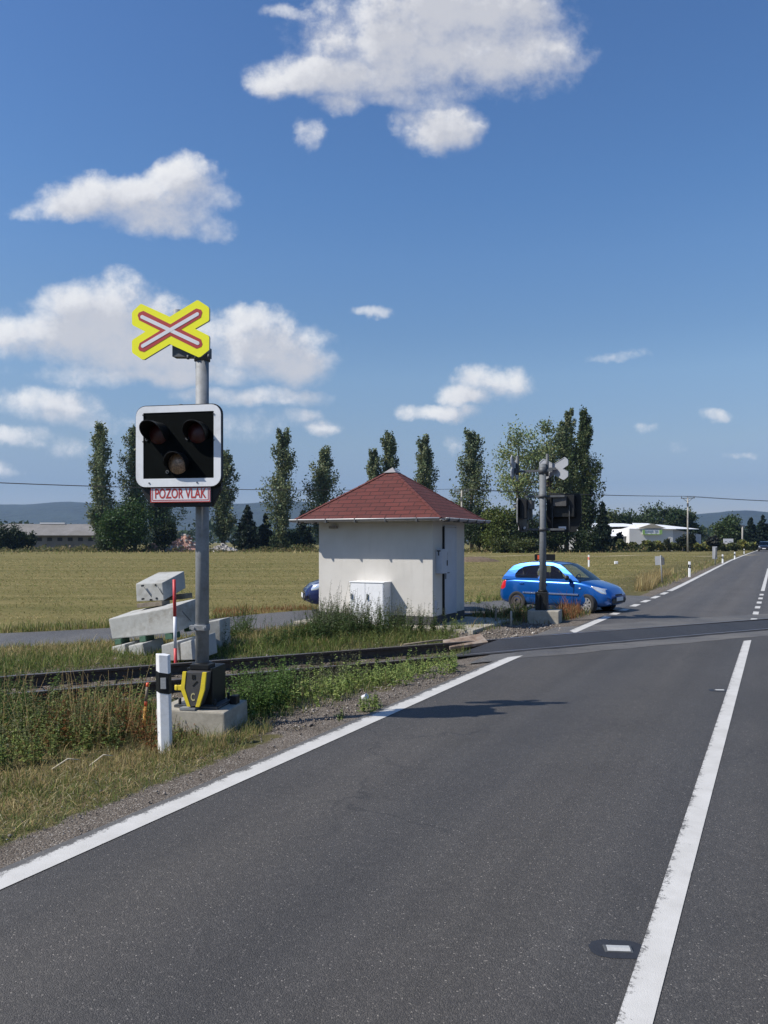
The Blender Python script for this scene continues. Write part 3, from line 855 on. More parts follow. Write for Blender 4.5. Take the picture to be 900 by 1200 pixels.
def stake(px, y0, y1, lab, cat, bands, r, name, lean=0, depth=None):
    g = G(px, y1)
    if depth: g = DP(px, y1, depth); g.z = gz(g.x, g.y)
    hh = (H - (y0 - HY) * g.y / F - g.z) if depth else (y1 - y0) * g.y / F
    t = thing(name, lab, cat, g); t.rotation_euler = (0, lean, 0)
    for (f0, f1, m, nm) in bands:
        MB().cyl((0, 0, f0 * hh - (.1 if f0 == 0 else 0)), (0, 0, f1 * hh), r, n=12).build(nm, m, t)
stake(168, 800, 857, 'short orange wooden stake with red bands among the brown weeds', 'stake', [(0, .52, 'orange', 'shaft'), (.52, .62, 'orangered', 'band'), (.62, .92, 'wood', 'shaft'), (.92, 1.0, 'orangered', 'band')], .014, 'marker_stake', rad(5))
stake(206, 679, 771, 'thin red and white striped pole in front of the concrete blocks', 'striped pole', [(0, .26, 'redpole', 'red_section'), (.26, .60, 'signwhite', 'white_section'), (.60, 1.0, 'redpole', 'red_section')], .026, 'snow_pole', -rad(1), 12.75)
stake(581, 713, 731, 'thin grey stake left of the far signal footing, the one nearer the hut', 'stake', [(0, 1, 'wood', 'shaft')], .022, 'wooden_stake')
stake(599, 716, 734, 'thin pale stake just left of the far signal footing', 'stake', [(0, 1, 'concrete', 'shaft')], .024, 'wooden_stake')

# ================================================================ CONCRETE BLOCKS
def block(corners, label, mat='block', grp='precast concrete blocks stacked by the track', name='concrete_block', extra=None):
    c = sum((Vector(p) for p in corners), Vector()) / 8
    zmin = min(p[2] for p in corners)
    b = MB().hexa([Vector(p) - c for p in corners])
    o = b.build(name, mat, None, bevel=.016, seg=2, loc=c)
    tag(o, label, 'concrete block' if name == 'concrete_block' else 'spacer', grp)
    return o
def bl(f_tl, f_tr, f_br, f_bl, y_l, y_r, back):
    """front face from four image corners at depths y_l, y_r; 'back' is the vector to the rear face"""
    TL_, TR, BR, BL = DP(*f_tl, y_l), DP(*f_tr, y_r), DP(*f_br, y_r), DP(*f_bl, y_l)
    bk = Vector(back)
    return [BL, TL_, BL + bk, TL_ + bk, BR, TR, BR + bk, TR + bk]
big = block(bl((127, 725.5), (204, 711), (206, 741.5), (131.5, 749), 13.9, 13.3, (.25, .55, .10)), 'largest pale concrete block, lying tilted in the middle of the stack')
top = block(bl((159, 684), (190, 683), (192, 704), (160, 705), 14.2, 14.0, (.2, .75, .18)), 'small pale concrete block with anchor holes on top of the stack')
low1 = block(bl((131, 758), (146, 755), (149, 772), (132, 773), 13.7, 13.5, (.2, .5, .04)), 'low concrete block half sunk in grass, leftmost under the tilted block')
low2 = block(bl((150, 757), (167, 754), (171, 772), (151, 773), 13.5, 13.35, (.2, .5, .04)), 'low concrete block half sunk in grass, second from the left')
low3 = block(bl((189, 756), (208, 752), (211, 774), (190, 775), 13.1, 13.0, (.2, .5, .04)), 'low concrete block in grass right behind the striped pole')
low4 = block(bl((211, 754), (230, 748), (233, 773), (212, 774), 12.95, 12.8, (.2, .5, .04)), 'low concrete block in grass just left of the signal mast')
low5 = block(bl((241, 729), (258, 726), (259, 764), (242, 765), 14.2, 14.2, (.08, .5, .0)), 'upright concrete block showing just right of the signal mast')
def blockdetail(parent, pts, depth):
    for (px, py) in pts:
        p = DP(px, py, depth) - parent.location
        MB().cyl(p + Vector((-.01, -.012, 0)), p + Vector((0, .05, 0)), .017, n=10).build('anchor_hole', 'black', parent)
blockdetail(top, ((167, 686.5), (183, 685.5), (167.5, 702), (184.5, 701), (177, 703)), 14.05)
b = MB()
for (a1, a2) in (((168, 687), (178, 700)), ((184, 686), (191, 697))):
    b.tube([DP(*a1, 14.0) - top.location, DP(*a2, 14.0) - top.location], .006, 6)
b.build('lifting_cable', 'bracket', top)
b = MB()
b.tube([DP(213, 716, 13.35) - big.location, DP(224, 728, 13.6) - big.location], .007, 6)
b.build('lifting_cable', 'bracket', big)
# spacers between the layers
sp_i = 0
for (px0, px1, py0, py1, y, m, lab) in ((160, 192, 706, 711, 14.0, 'wood', 'weathered timber under the small top block, front edge'), (188, 219, 697, 703, 14.6, 'wood', 'weathered timber under the small top block, rear edge'),
                             (135, 143, 749, 755, 13.8, 'greenwood', 'green spacer under the left end of the tilted block'), (164, 172, 745.5, 752, 13.6, 'greenwood', 'green spacer under the middle of the tilted block'),
                             (194, 203, 742, 749, 13.4, 'greenwood', 'green spacer under the right end of the tilted block'), (216, 224, 732, 740, 13.9, 'greenwood', 'green spacer near the signal mast under the tilted block')):
    p0, p1 = DP(px0, py1, y), DP(px1, py0, y)
    b = MB().box((0, .12, 0), (p1.x - p0.x, .3, p1.z - p0.z))
    o = b.build('timber_spacer', m, None, bevel=.006, loc=((p0.x + p1.x) / 2, y, (p0.z + p1.z) / 2)); o.rotation_euler = (0, rad(-6), rad(-12))
    tag(o, lab, 'spacer', 'spacers between the stacked blocks')

# ================================================================ RELAY HUT
def hut():
    cw, cd = 2.9, 1.97
    cx = 1.07 - cw / 2 * SX + cd / 2 * DX; cy = 17.5 - cw / 2 * SY + cd / 2 * DY
    t = thing('relay_hut', 'small white rendered hut with red pyramid roof beside the railway', 'hut', (cx, cy, 0), -A)
    hx, hy = cw / 2, cd / 2
    eave = 2.36
    w = MB()
    w.box((0, 0, (eave + .2) / 2), (cw, cd, eave - .2))
    w.build('wall', 'stucco', t, bevel=.012)
    MB().box((0, 0, .05), (cw + .012, cd + .012, .32)).build('plinth', 'plinth', t, bevel=.008)
    sl = MB().box((.35, -.02, -.05), (cw + 1.5, cd + .9, .12)).build('concrete_apron', 'concrete', t, bevel=.01)
    # roof with uv in metres, courses running along the eaves
    oh = .39; ex, ey = hx + oh, hy + .47; pk = 3.58; ez = 2.36
    me = bpy.data.meshes.new('roof')
    Vv = [(-ex, -ey, ez), (ex, -ey, ez), (ex, ey, ez), (-ex, ey, ez), (0, 0, pk),
          (-ex, -ey, ez - .03), (ex, -ey, ez - .03), (ex, ey, ez - .03), (-ex, ey, ez - .03)]
    Ff = [(0, 1, 4), (1, 2, 4), (2, 3, 4), (3, 0, 4), (0, 5, 6, 1), (1, 6, 7, 2), (2, 7, 8, 3), (3, 8, 5, 0), (5, 8, 7, 6)]
    me.from_pydata(Vv, [], Ff); me.materials.append(M['shingle']); me.materials.append(M['soffit'])
    uv = me.uv_layers.new(name='UVMap')
    for p_ in me.polygons:
        p_.material_index = 0 if p_.index < 4 else 1
        if p_.index < 4:
            a, b_ = Vector(Vv[Ff[p_.index][0]]), Vector(Vv[Ff[p_.index][1]])
            u = (b_ - a).normalized(); up = p_.normal.cross(u)
            if up.z < 0: up = -up
            for li in p_.loop_indices:
                d = Vector(Vv[me.loops[li].vertex_index]) - a
                uv.data[li].uv = (d.dot(u) + p_.index * .17, d.dot(up))
    ro = bpy.data.objects.new('roof', me); COL.objects.link(ro); ro.parent = t
    MB().add([(-.16, -.16, pk - .09), (.16, -.16, pk - .09), (.16, .16, pk - .09), (-.16, .16, pk - .09), (0, 0, pk + .045)], [(0, 1, 4), (1, 2, 4), (2, 3, 4), (3, 0, 4), (0, 3, 2, 1)]).build('ridge_cap', 'gutter', ro)
    # hip ridge shingles
    hp = MB()
    for (sx, sy) in ((1, -1), (-1, -1), (1, 1), (-1, 1)):
        p0 = Vector((sx * ex, sy * ey, ez + .006)); p1 = Vector((0, 0, pk + .006)); d = (p1 - p0)
        for i in range(14):
            a, b_ = p0 + d * (i / 14), p0 + d * ((i + 1.15) / 14)
            sd = Vector((-d.y, d.x, 0)).normalized() * .06
            up = Vector((0, 0, .012)); dn = Vector((0, 0, -.018))
            hp.add([a + sd + dn, a + up, a - sd + dn, b_ + sd + dn - up * .7, b_ + up * .3, b_ - sd + dn - up * .7], [(0, 1, 4, 3), (1, 2, 5, 4), (0, 3, 5, 2), (0, 2, 1), (3, 4, 5)])
    hp.build('hip_tiles', 'hiptile', ro)
    gt = MB()
    r = .055
    for (p0, p1, nrm) in (((-ex - .06, -ey - r), (ex + .0, -ey - r), (0, -1)), ((ex + r, -ey), (ex + r, ey), (1, 0)), ((ex, ey + r), (-ex, ey + r), (0, 1)), ((-ex - r, ey), (-ex - r, -ey), (-1, 0))):
        a0 = Vector((*p0, ez - .005)); a1 = Vector((*p1, ez - .005)); nn = Vector((*nrm, 0))
        V = []; n = 9
        for p_ in (a0, a1):
            for i in range(n):
                an = math.pi * i / (n - 1)
                V.append(p_ - nn * r * math.cos(an) + Vector((0, 0, -r * math.sin(an))))
            for i in range(n - 1, -1, -1):
                an = math.pi * i / (n - 1)
                V.append(p_ - nn * (r - .004) * math.cos(an) + Vector((0, 0, -(r - .004) * math.sin(an))))
        m = 2 * n
        gt.add(V, [(i, (i + 1) % m, m + (i + 1) % m, m + i) for i in range(m)] + [tuple(range(m)), tuple(range(2 * m - 1, m - 1, -1))], 0)
        gt.tube([a0 + nn * (r + .004) + Vector((0, 0, .002)), a1 + nn * (r + .004) + Vector((0, 0, .002))], .011, 8, 1)
        L_ = (a1 - a0).length
        for k in range(5):
            c = a0.lerp(a1, (k + .3) / 5)
            tt = (a1 - a0).normalized()
            gt.box(c + Vector((0, 0, -.03)), (.03 if abs(tt.x) > .5 else .14, .14 if abs(tt.x) > .5 else .03, .09), 2)
    gt.build('gutter', ['gutter', 'gutterlip', 'bracket'], t)
    # lamp under the front eave
    MB().box((-hx + .42, -hy - .05, eave - .17), (.2, .09, .06)).build('wall_light', 'soffit', t, bevel=.01)
    # meter cabinet against the front wall
    c0 = MB(); x0, x1, y0, z1 = -.42, .43, -hy - .36, .95
    c0.box(((x0 + x1) / 2, (y0 - hy) / 2, z1 / 2), (x1 - x0, -hy - y0, z1 - .02))
    c0.box(((x0 + x1) / 2, (y0 - hy) / 2 - .01, z1 + .0), (x1 - x0 + .03, -hy - y0 + .03, .025))
    cab = c0.build('meter_cabinet', 'cabinet', t, bevel=.006)
    xm = -.03
    for (a, b_, z0) in ((x0 + .02, xm - .005, .26), (xm + .005, x1 - .02, .06)):
        d = MB().box(((a + b_) / 2, y0 - .006, (z0 + z1 - .03) / 2), (b_ - a, .012, z1 - .03 - z0)).build('cabinet_door', 'cabinet', cab, bevel=.004)
    for hx_ in (x0 + .05, xm + .06):
        hb = MB().box((hx_, y0 - .028, .63), (.035, .03, .12)); hb.cyl((hx_, y0 - .05, .60), (hx_, y0 - .01, .60), .016, n=10, mat=0)
        hb.build('cabinet_handle', 'zinc', cab, bevel=.004)
    # side door, telephone box, notices on the right wall (local +x)
    X = hx
    dr = MB().box((X + .012, -.02, 1.19), (.03, .74, 1.98)).build('door', 'doorwhite', t, bevel=.004)
    fr = MB().box((X + .02, -.412, 1.2), (.05, .04, 2.03), 0); fr.box((X + .01, .375, 1.2), (.035, .04, 2.03), 1); fr.box((X + .01, -.02, 2.215), (.035, .83, .04), 1)
    fr.build('door_frame', ['black', 'doorwhite'], dr)
    hd = MB().box((X + .032, -.30, 1.12), (.012, .04, .22)); hd.cyl((X + .03, -.30, 1.15), (X + .08, -.30, 1.15), .01); hd.cyl((X + .08, -.31, 1.15), (X + .08, -.2, 1.15), .01)
    hd.build('door_handle', 'bracket', dr)
    nt_ = MB().box((X + .0295, -.26, 1.53), (.005, .2, .2), 0)
    for (yy, zz, a, b_) in ((-.3, 1.55, .07, .05), (-.24, 1.5, .08, .09), (-.21, 1.58, .04, .05), (-.28, 1.47, .03, .04)): nt_.box((X + .0325, yy, zz), (.003, a, b_), 1)
    nt_.build('notice', ['signback', 'bracket'], dr)
    tb = MB().box((X + .075, -.66, 1.42), (.15, .34, .54)).build('telephone_box', 'doorwhite', t, bevel=.008)
    tx = MB()
    # letter T also on the face towards the road
    tx.text('T', .15, Matrix.Translation((X + .075, -.8315, 1.6)), 0, .001, .9, .007)
    tx.build('letter_t', 'black', tb)
    MB().box((X + .155, -.52, 1.38), (.015, .03, .12)).build('latch', 'black', tb)
    MB().box((X + .006, -.82, .42), (.014, .14, .26)).build('wall_panel', 'doorwhite', t, bevel=.003)
M['hiptile'] = simple('hip_tile', (.10, .023, .018), .85, var=.25, scale=30, bs=.3)
hut()

# ================================================================ CARS
def lerp_tab(xs, tab, x): return np.interp(x, xs, tab)
def smooth_tab(xs, tab, X):
    w = np.array([-.09, -.045, 0, .045, .09])
    return np.mean([np.interp(np.clip(X + d, xs[0], xs[-1]), xs, tab) for d in w], axis=0)
def apply_bool(ob, cutter):
    md = ob.modifiers.new('cut', 'BOOLEAN'); md.operation = 'DIFFERENCE'; md.object = cutter; md.solver = 'EXACT'
    try: md.material_mode = 'TRANSFER'
    except Exception: pass
    dg = bpy.context.evaluated_depsgraph_get(); me = bpy.data.meshes.new_from_object(ob.evaluated_get(dg))
    ob.modifiers.clear(); ob.data = me
    bpy.data.objects.remove(cutter)
def car(name, label, cat, loc, rz, paint_, scale=(1, 1, 1), steer=0, front_rim='alloy', rear_rim='alloy', detail=True, grp=None):
    t = thing(name, label, cat, loc, rz, grp)
    KX, KY, KZ = scale
    S3 = Matrix.Diagonal((KX, KY, KZ, 1))
    xs = [-1.90, -1.86, -1.72, -1.4, -.9, -.2, .5, .85, 1.15, 1.5, 1.72, 1.85, 1.92]
    zb = [.34, .27, .22, .20, .19, .18, .18, .18, .19, .2, .22, .26, .33]
    zt = [.60, .78, .93, .945, .94, .925, .915, .925, .875, .79, .715, .64, .50]
    hw = [.66, .74, .80, .825, .83, .83, .83, .825, .815, .785, .72, .64, .54]
    X = np.linspace(-1.90, 1.92, 72)
    ZB, ZT, HW = (smooth_tab(xs, q, X) for q in (zb, zt, hw))
    prof_ = lambda b_, t_, h: [(0, b_), (h * .8, b_), (h * .93, b_ + .03), (h * .985, b_ + .12), (h * 1.0, b_ + .35 * (t_ - b_)), (h * .985, b_ + .62 * (t_ - b_)), (h * .975, t_ - .10), (h * .945, t_ - .04), (h * .88, t_ - .004), (h * .55, t_ + .016), (0, t_ + .026)]
    np_ = 11
    V = []; ring_n = 2 * np_ - 2
    for x, b_, t_, h in zip(X, ZB, ZT, HW):
        P = prof_(b_, t_, h)
        full = P + [(-y, z) for y, z in P[-2:0:-1]]
        V += [(x, y, z) for y, z in full]
    nS = len(X); Fs = []
    for i in range(nS - 1):
        for k in range(ring_n):
            Fs.append((i * ring_n + k, i * ring_n + (k + 1) % ring_n, (i + 1) * ring_n + (k + 1) % ring_n, (i + 1) * ring_n + k))
    Fs += [tuple(range(ring_n)), tuple(range(nS * ring_n - 1, (nS - 1) * ring_n - 1, -1))]
    b = MB(); b.add(V, Fs, 0, True)
    body = b.build('body', [paint_, 'black'], t)
    # passenger tub and wheel arches are cut out of the shell
    cut = MB(); cut.hexa([Vector(p) for p in ((-1.45, -.70, .30), (-1.5, -.72, 1.3), (-1.45, .70, .30), (-1.5, .72, 1.3), (.60, -.70, .30), (.86, -.72, 1.3), (.60, .70, .30), (.86, .72, 1.3))], 0)
    apply_bool(body, cut.build('cutter', ['black']))
    wheels_x = (-1.20, 1.235)
    for wx in wheels_x:
        cut = MB().cyl((wx, -1.2, .30), (wx, -.55, .30), .365, n=40); cut.cyl((wx, .55, .30), (wx, 1.2, .30), .365, n=40)
        apply_bool(body, cut.build('cutter', ['black']))
    body.data.transform(S3)
    # cabin shell
    def yw(z): return .80 - .20 * max(0, (z - .90) / .50) ** 1.25
    outer = [(.98, .90), (.72, 1.08), (.46, 1.245), (.25, 1.355), (-.02, 1.405), (-.4, 1.425), (-.85, 1.41), (-1.2, 1.365), (-1.42, 1.30), (-1.58, 1.16), (-1.72, 1.0), (-1.78, .90)]
    fw = [(.60, .955), (.40, 1.12), (.19, 1.27), (.03, 1.325), (-.33, 1.345), (-.355, .955)]
    rw = [(-.435, .955), (-.41, 1.345), (-.75, 1.33), (-1.02, 1.29), (-1.2, 1.2), (-1.30, 1.08), (-1.30, 1.0), (-1.25, .955)]
    def to3(p, s, off=0.0): return Vector((p[0], s * (yw(p[1]) + off), p[1]))
    cb = MB()
    polys = [outer, fw, rw]
    flat = [q for pl in polys for q in pl]
    tris = geometry.tessellate_polygon([[Vector((x, z, 0)) for x, z in pl] for pl in polys])
    for s in (-1, 1):
        a = [to3(p_, s) for p_ in flat]; i_ = [to3(p_, s, -.03) for p_ in flat]
        n = len(flat)
        cb.add(a + i_, [tuple(q) for q in tris], 0)
        cb.add(i_, [tuple(q) for q in tris], 1)
        o_ = 0
        for pl in polys:
            m = len(pl)
            cb.add([a[o_ + k] for k in range(m)] + [i_[o_ + k] for k in range(m)], [(k, (k + 1) % m, m + (k + 1) % m, m + k) for k in range(m)], 1 if pl is not outer else 0)
            o_ += m
    # roof skin from windscreen head to tailgate head, and the tailgate
    def skin(pts, mb, mat, off=0.0, inset=0.0, n=9, smooth=True):
        V = []
        for (x, z) in pts:
            w = yw(z) - inset
            for j in range(n):
                f = 2 * j / (n - 1) - 1
                bulge = (1 - f * f)
                V.append((x + bulge * .05 * (1 if x > .2 and z < 1.36 else (-1 if x < -1.3 else 0)), f * w, z + bulge * .02 + off))
        mb.add(V, [(i * n + j, i * n + j + 1, (i + 1) * n + j + 1, (i + 1) * n + j) for i in range(len(pts) - 1) for j in range(n - 1)], mat, smooth)
    skin(outer[3:9], cb, 0); skin(outer[3:9], cb, 1, -.025)
    skin(outer[10:12], cb, 0)
    roof = cb.build('roof', [paint_, 'darktrim'], t); roof.data.transform(S3)
    for p_ in roof.data.polygons: p_.use_smooth = False
    gs = MB(); skin([(1.0, .895)] + outer[1:4], gs, 0, .002); gs.build('windscreen', 'glass', t).data.transform(S3)
    gs = MB(); skin(outer[8:11], gs, 0, .002); gs.build('rear_window', 'glass', t).data.transform(S3)
    for pl in (fw, rw):
        tr_ = geometry.tessellate_polygon([[Vector((x, z, 0)) for x, z in pl]])
        for s in (-1, 1):
            g_ = MB().add([to3(p_, s, -.012) for p_ in pl], [tuple(q) for q in tr_]); g_.build('side_window', 'glass', t).data.transform(S3)
    # details
    for s in (-1, 1):
        if detail:
            for (x0, x1) in ((-.36, .98), (-1.0, -.40)):
                mo = MB().box(((x0 + x1) / 2, s * .838, .535), (x1 - x0 - .04, .025, .045)); mo.build('side_moulding', 'moulding', t, bevel=.006).data.transform(S3)
            for hx_ in (-.20, -1.03):
                mo = MB().box((hx_, s * .825, .80), (.15, .035, .035)); mo.build('door_handle', paint_, t, bevel=.01).data.transform(S3)
            gp = MB()
            for xx in (-.385, .80): gp.box((xx, s * .826, .58), (.008, .012, .6))
            gp.build('door_gap', 'black', t).data.transform(S3)
            rp = MB().box((1.0, s * .822, .72), (.05, .012, .03)); rp.build('indicator', 'signwhite', t).data.transform(S3)
        mi = MB()
        mi.add(*ellip((.62, s * .93, 1.0), (.07, .10, .075))); mi.box((.64, s * .83, .965), (.06, .14, .03)); mi.build('door_mirror', 'darktrim', t, bevel=0).data.transform(S3)
        # lamps hugging the body surface
        P_of = lambda x: prof_(float(np.interp(x, X, ZB)), float(np.interp(x, X, ZT)), float(np.interp(x, X, HW)))
        hl = MB(); body_patch(hl, X, P_of, s, [(1.34, 6.6), (1.5, 5.7), (1.68, 5.3), (1.82, 5.6)], [(1.34, 7.0), (1.48, 7.5), (1.64, 8.2), (1.76, 9.0)]); hl.build('headlight', 'chrome', t).data.transform(S3)
        tl = MB(); body_patch(tl, X, P_of, s, [(-1.885, 5.6), (-1.78, 4.7), (-1.64, 4.9)], [(-1.87, 7.6), (-1.76, 7.6), (-1.60, 7.2)], off=.014); tl.build('tail_light', 'taillight', t).data.transform(S3)
        fg = MB().cyl((1.80, s * .50, .335), (1.885, s * .48, .335), .05, n=14); fg.build('fog_lamp', 'chrome', t).data.transform(S3)
    gr = MB()
    gr.prism([(-.46, .30), (.46, .30), (.54, .38), (.48, .44), (-.48, .44), (-.54, .38)], -.04, .03, 0, Matrix.Translation((1.905, 0, 0)) @ Matrix.Rotation(rad(90), 4, 'Z'))
    gr.box((1.885, 0, .53), (.09, .5, .05), 0)
    gr.build('front_grille', 'darktrim', t, bevel=.012).data.transform(S3)
    for xx, rr in ((1.962, 0), (-1.93, 0)):
        MB().box((xx, 0, .42 if xx > 0 else .55), (.014, .5, .11)).build('number_plate', 'plate', t, bevel=.004).data.transform(S3)
    rb = MB().box((-1.885, 0, .47), (.08, 1.3, .08)); rb.build('rear_bumper', 'darktrim', t, bevel=.02).data.transform(S3)
    if detail:
        ins = MB(); ins.box((.62, 0, .80), (.34, 1.36, .18)); ins.build('dashboard', 'seat', t, bevel=.04).data.transform(S3)
        for s in (-1, 1):
            se = MB(); se.box((-.12, s * .36, .52), (.5, .48, .18)); se.box((-.40, s * .36, .84), (.14, .46, .56), rot=Matrix.Rotation(rad(-12), 3, 'Y')); se.box((-.475, s * .36, 1.20), (.10, .26, .19)); se.box((-.46, s * .36, 1.1), (.04, .1, .1))
            se.build('seat', 'seat', t, bevel=.04, seg=3).data.transform(S3)
        rs = MB().box((-1.25, 0, .75), (.16, 1.2, .5)); rs.box((-1.05, 0, .5), (.5, 1.2, .16)); rs.build('rear_seat', 'seat', t, bevel=.04).data.transform(S3)
        sw = MB(); c0 = Vector((.36, .36, .90))
        pts = [c0 + Vector((.07 * math.cos(2 * math.pi * k / 20), .18 * math.sin(2 * math.pi * k / 20), .165 * math.cos(2 * math.pi * k / 20))) for k in range(21)]
        sw.tube(pts, .014, 8); sw.tube([c0 + Vector((.3, 0, -.12)), c0], .02, 8); sw.tube([c0 + Vector((0, -.17, 0)), c0 + Vector((0, .17, 0))], .012, 6)
        sw.build('steering_wheel', 'black', t).data.transform(S3)
    for wx in wheels_x:
        for s in (-1, 1):
            w = MB(); n = 36; R_ = .30
            rings = [(.19, -.075), (.20, -.092), (.265, -.096), (.292, -.085), (R_, -.062), (R_, .062), (.292, .085), (.265, .096), (.20, .092), (.19, .075)]
            V = [(r * math.cos(2 * math.pi * k / n), y, r * math.sin(2 * math.pi * k / n)) for r, y in rings for k in range(n)]
            m = len(rings)
            w.add(V, [(i * n + k, i * n + (k + 1) % n, ((i + 1) % m) * n + (k + 1) % n, ((i + 1) % m) * n + k) for i in range(m) for k in range(n)], 0, True)
            wo = w.build('wheel', 'rubber', t)
            k_ = (KX + KZ) / 2
            wo.location = (wx * KX, s * .745 * KY, .30 * k_); wo.scale = (k_, KY, k_)
            wo.rotation_euler = (0, 0, (rad(steer) if wx > 0 else 0))
            r_ = MB(); rim = front_rim if wx > 0 else rear_rim
            yo = s * .062
            r_.cyl((0, yo, 0), (0, yo - s * .02, 0), .05, n=18)
            if rim == 'alloy':
                r_.ring([( .2 * math.cos(2 * math.pi * k / n), .2 * math.sin(2 * math.pi * k / n)) for k in range(n)], [(.165 * math.cos(2 * math.pi * k / n), .165 * math.sin(2 * math.pi * k / n)) for k in range(n)], yo - .02, yo + .02)
                for k in range(8):
                    a = 2 * math.pi * k / 8
                    r_.box((.11 * math.cos(a), yo, .11 * math.sin(a)), (.13, .03, .055), rot=Matrix.Rotation(-a, 3, 'Y'))
            else:
                r_.ring([( .2 * math.cos(2 * math.pi * k / n), .2 * math.sin(2 * math.pi * k / n)) for k in range(n)], [(.15 * math.cos(2 * math.pi * k / n), .15 * math.sin(2 * math.pi * k / n)) for k in range(n)], yo - .02, yo + .02)
                r_.ring([( .13 * math.cos(2 * math.pi * k / n), .13 * math.sin(2 * math.pi * k / n)) for k in range(n)], [(.06 * math.cos(2 * math.pi * k / n), .06 * math.sin(2 * math.pi * k / n)) for k in range(n)], yo - .03, yo + .005)
            r_.cyl((0, -.04, 0), (0, .04, 0), .19, n=30, mat=1)
            r_.build('rim', [rim, 'black'], wo)
    return t
def body_patch(mb, X, P_of, s, bottom, top, n=10, m=5, off=.008, T=None):
    def at(tab, f):
        f = f * (len(tab) - 1); i = min(int(f), len(tab) - 2); g = f - i
        return [tab[i][k] + (tab[i + 1][k] - tab[i][k]) * g for k in (0, 1)]
    def pt(x, u):
        P = P_of(x); i = min(int(u), len(P) - 2); g = u - i
        return Vector((x, s * (P[i][0] + (P[i + 1][0] - P[i][0]) * g), P[i][1] + (P[i + 1][1] - P[i][1]) * g))
    V = []
    for i in range(n + 1):
        b0, t0 = at(bottom, i / n), at(top, i / n)
        for j in range(m + 1):
            f = j / m
            x = b0[0] + (t0[0] - b0[0]) * f; u = b0[1] + (t0[1] - b0[1]) * f
            p = pt(x, u); e = .01
            nx = (pt(x + e, u) - pt(x - e, u)).cross(pt(x, min(9.9, u + .05)) - pt(x, u - .05)).normalized()
            if nx.dot(Vector((x, p.y, p.z - .5)) - Vector((x * .8, 0, 0))) < 0: nx = -nx
            V.append(p + nx * off * (1 if 0 < j < m and 0 < i < n else -.5))
    w = m + 1
    mb.add(V, [(i * w + j, i * w + j + 1, (i + 1) * w + j + 1, (i + 1) * w + j) for i in range(n) for j in range(m)], 0, True)
def ellip(c, r, n=14, m=10):
    V = []; 
    for i in range(m + 1):
        a = math.pi * i / m
        for k in range(n):
            b_ = 2 * math.pi * k / n
            V.append((c[0] + r[0] * math.sin(a) * math.cos(b_), c[1] + r[1] * math.sin(a) * math.sin(b_), c[2] + r[2] * math.cos(a)))
    Fs = [(i * n + k, i * n + (k + 1) % n, (i + 1) * n + (k + 1) % n, (i + 1) * n + k) for i in range(m) for k in range(n)]
    return V, Fs, 0, True

CAR_PHI = rad(-38)
CAR_LOC = Vector((4.97, 22.3, 0)); CAR_LOC.z = gz(CAR_LOC.x, CAR_LOC.y) + .004
CAR_K = (.85, .88, .955)
car('blue_car', 'bright blue hatchback with driver turning out of the by-road', 'car', CAR_LOC, CAR_PHI, 'carblue', CAR_K, -18, 'alloy', 'steelwheel')
loc = Vector((-.06, 22.3, 0)); loc.z = gz(loc.x, loc.y) + .004
car('parked_car', 'dark navy car mostly hidden behind the white hut', 'car', loc, math.atan2(-.17, -.985), 'carnavy', (1.13, 1.0, 1.08), 0)
loc = R2(-2.15, 172)
car('oncoming_car', 'dark car far down the main road coming towards the crossing', 'car', loc, math.atan2(-DY, -DX), 'carblack', (1.25, 1.25, 1.35), 0, detail=False)

def skin_figure(name, joints, edges, label, cat, mats, T, head_c, head_r):
    me = bpy.data.meshes.new(name); me.from_pydata([j[:3] for j in joints], edges, [])
    ob = bpy.data.objects.new(name, me); COL.objects.link(ob)
    md = ob.modifiers.new('skin', 'SKIN'); md.use_smooth_shade = True
    sv = me.skin_vertices[0].data if me.skin_vertices else None
    if sv is None:
        bpy.context.view_layer.objects.active = ob
        sv = me.skin_vertices[0].data
    for k, j in enumerate(joints):
        r = j[3]; sv[k].radius = (r, r) if not isinstance(r, tuple) else r
    sv[0].use_root = True
    sd = ob.modifiers.new('sub', 'SUBSURF'); sd.levels = 2; sd.render_levels = 2
    dg = bpy.context.evaluated_depsgraph_get(); m2 = bpy.data.meshes.new_from_object(ob.evaluated_get(dg))
    ob.modifiers.clear(); ob.data = m2
    m2.materials.clear()
    for k in mats: m2.materials.append(M[k])
    return ob
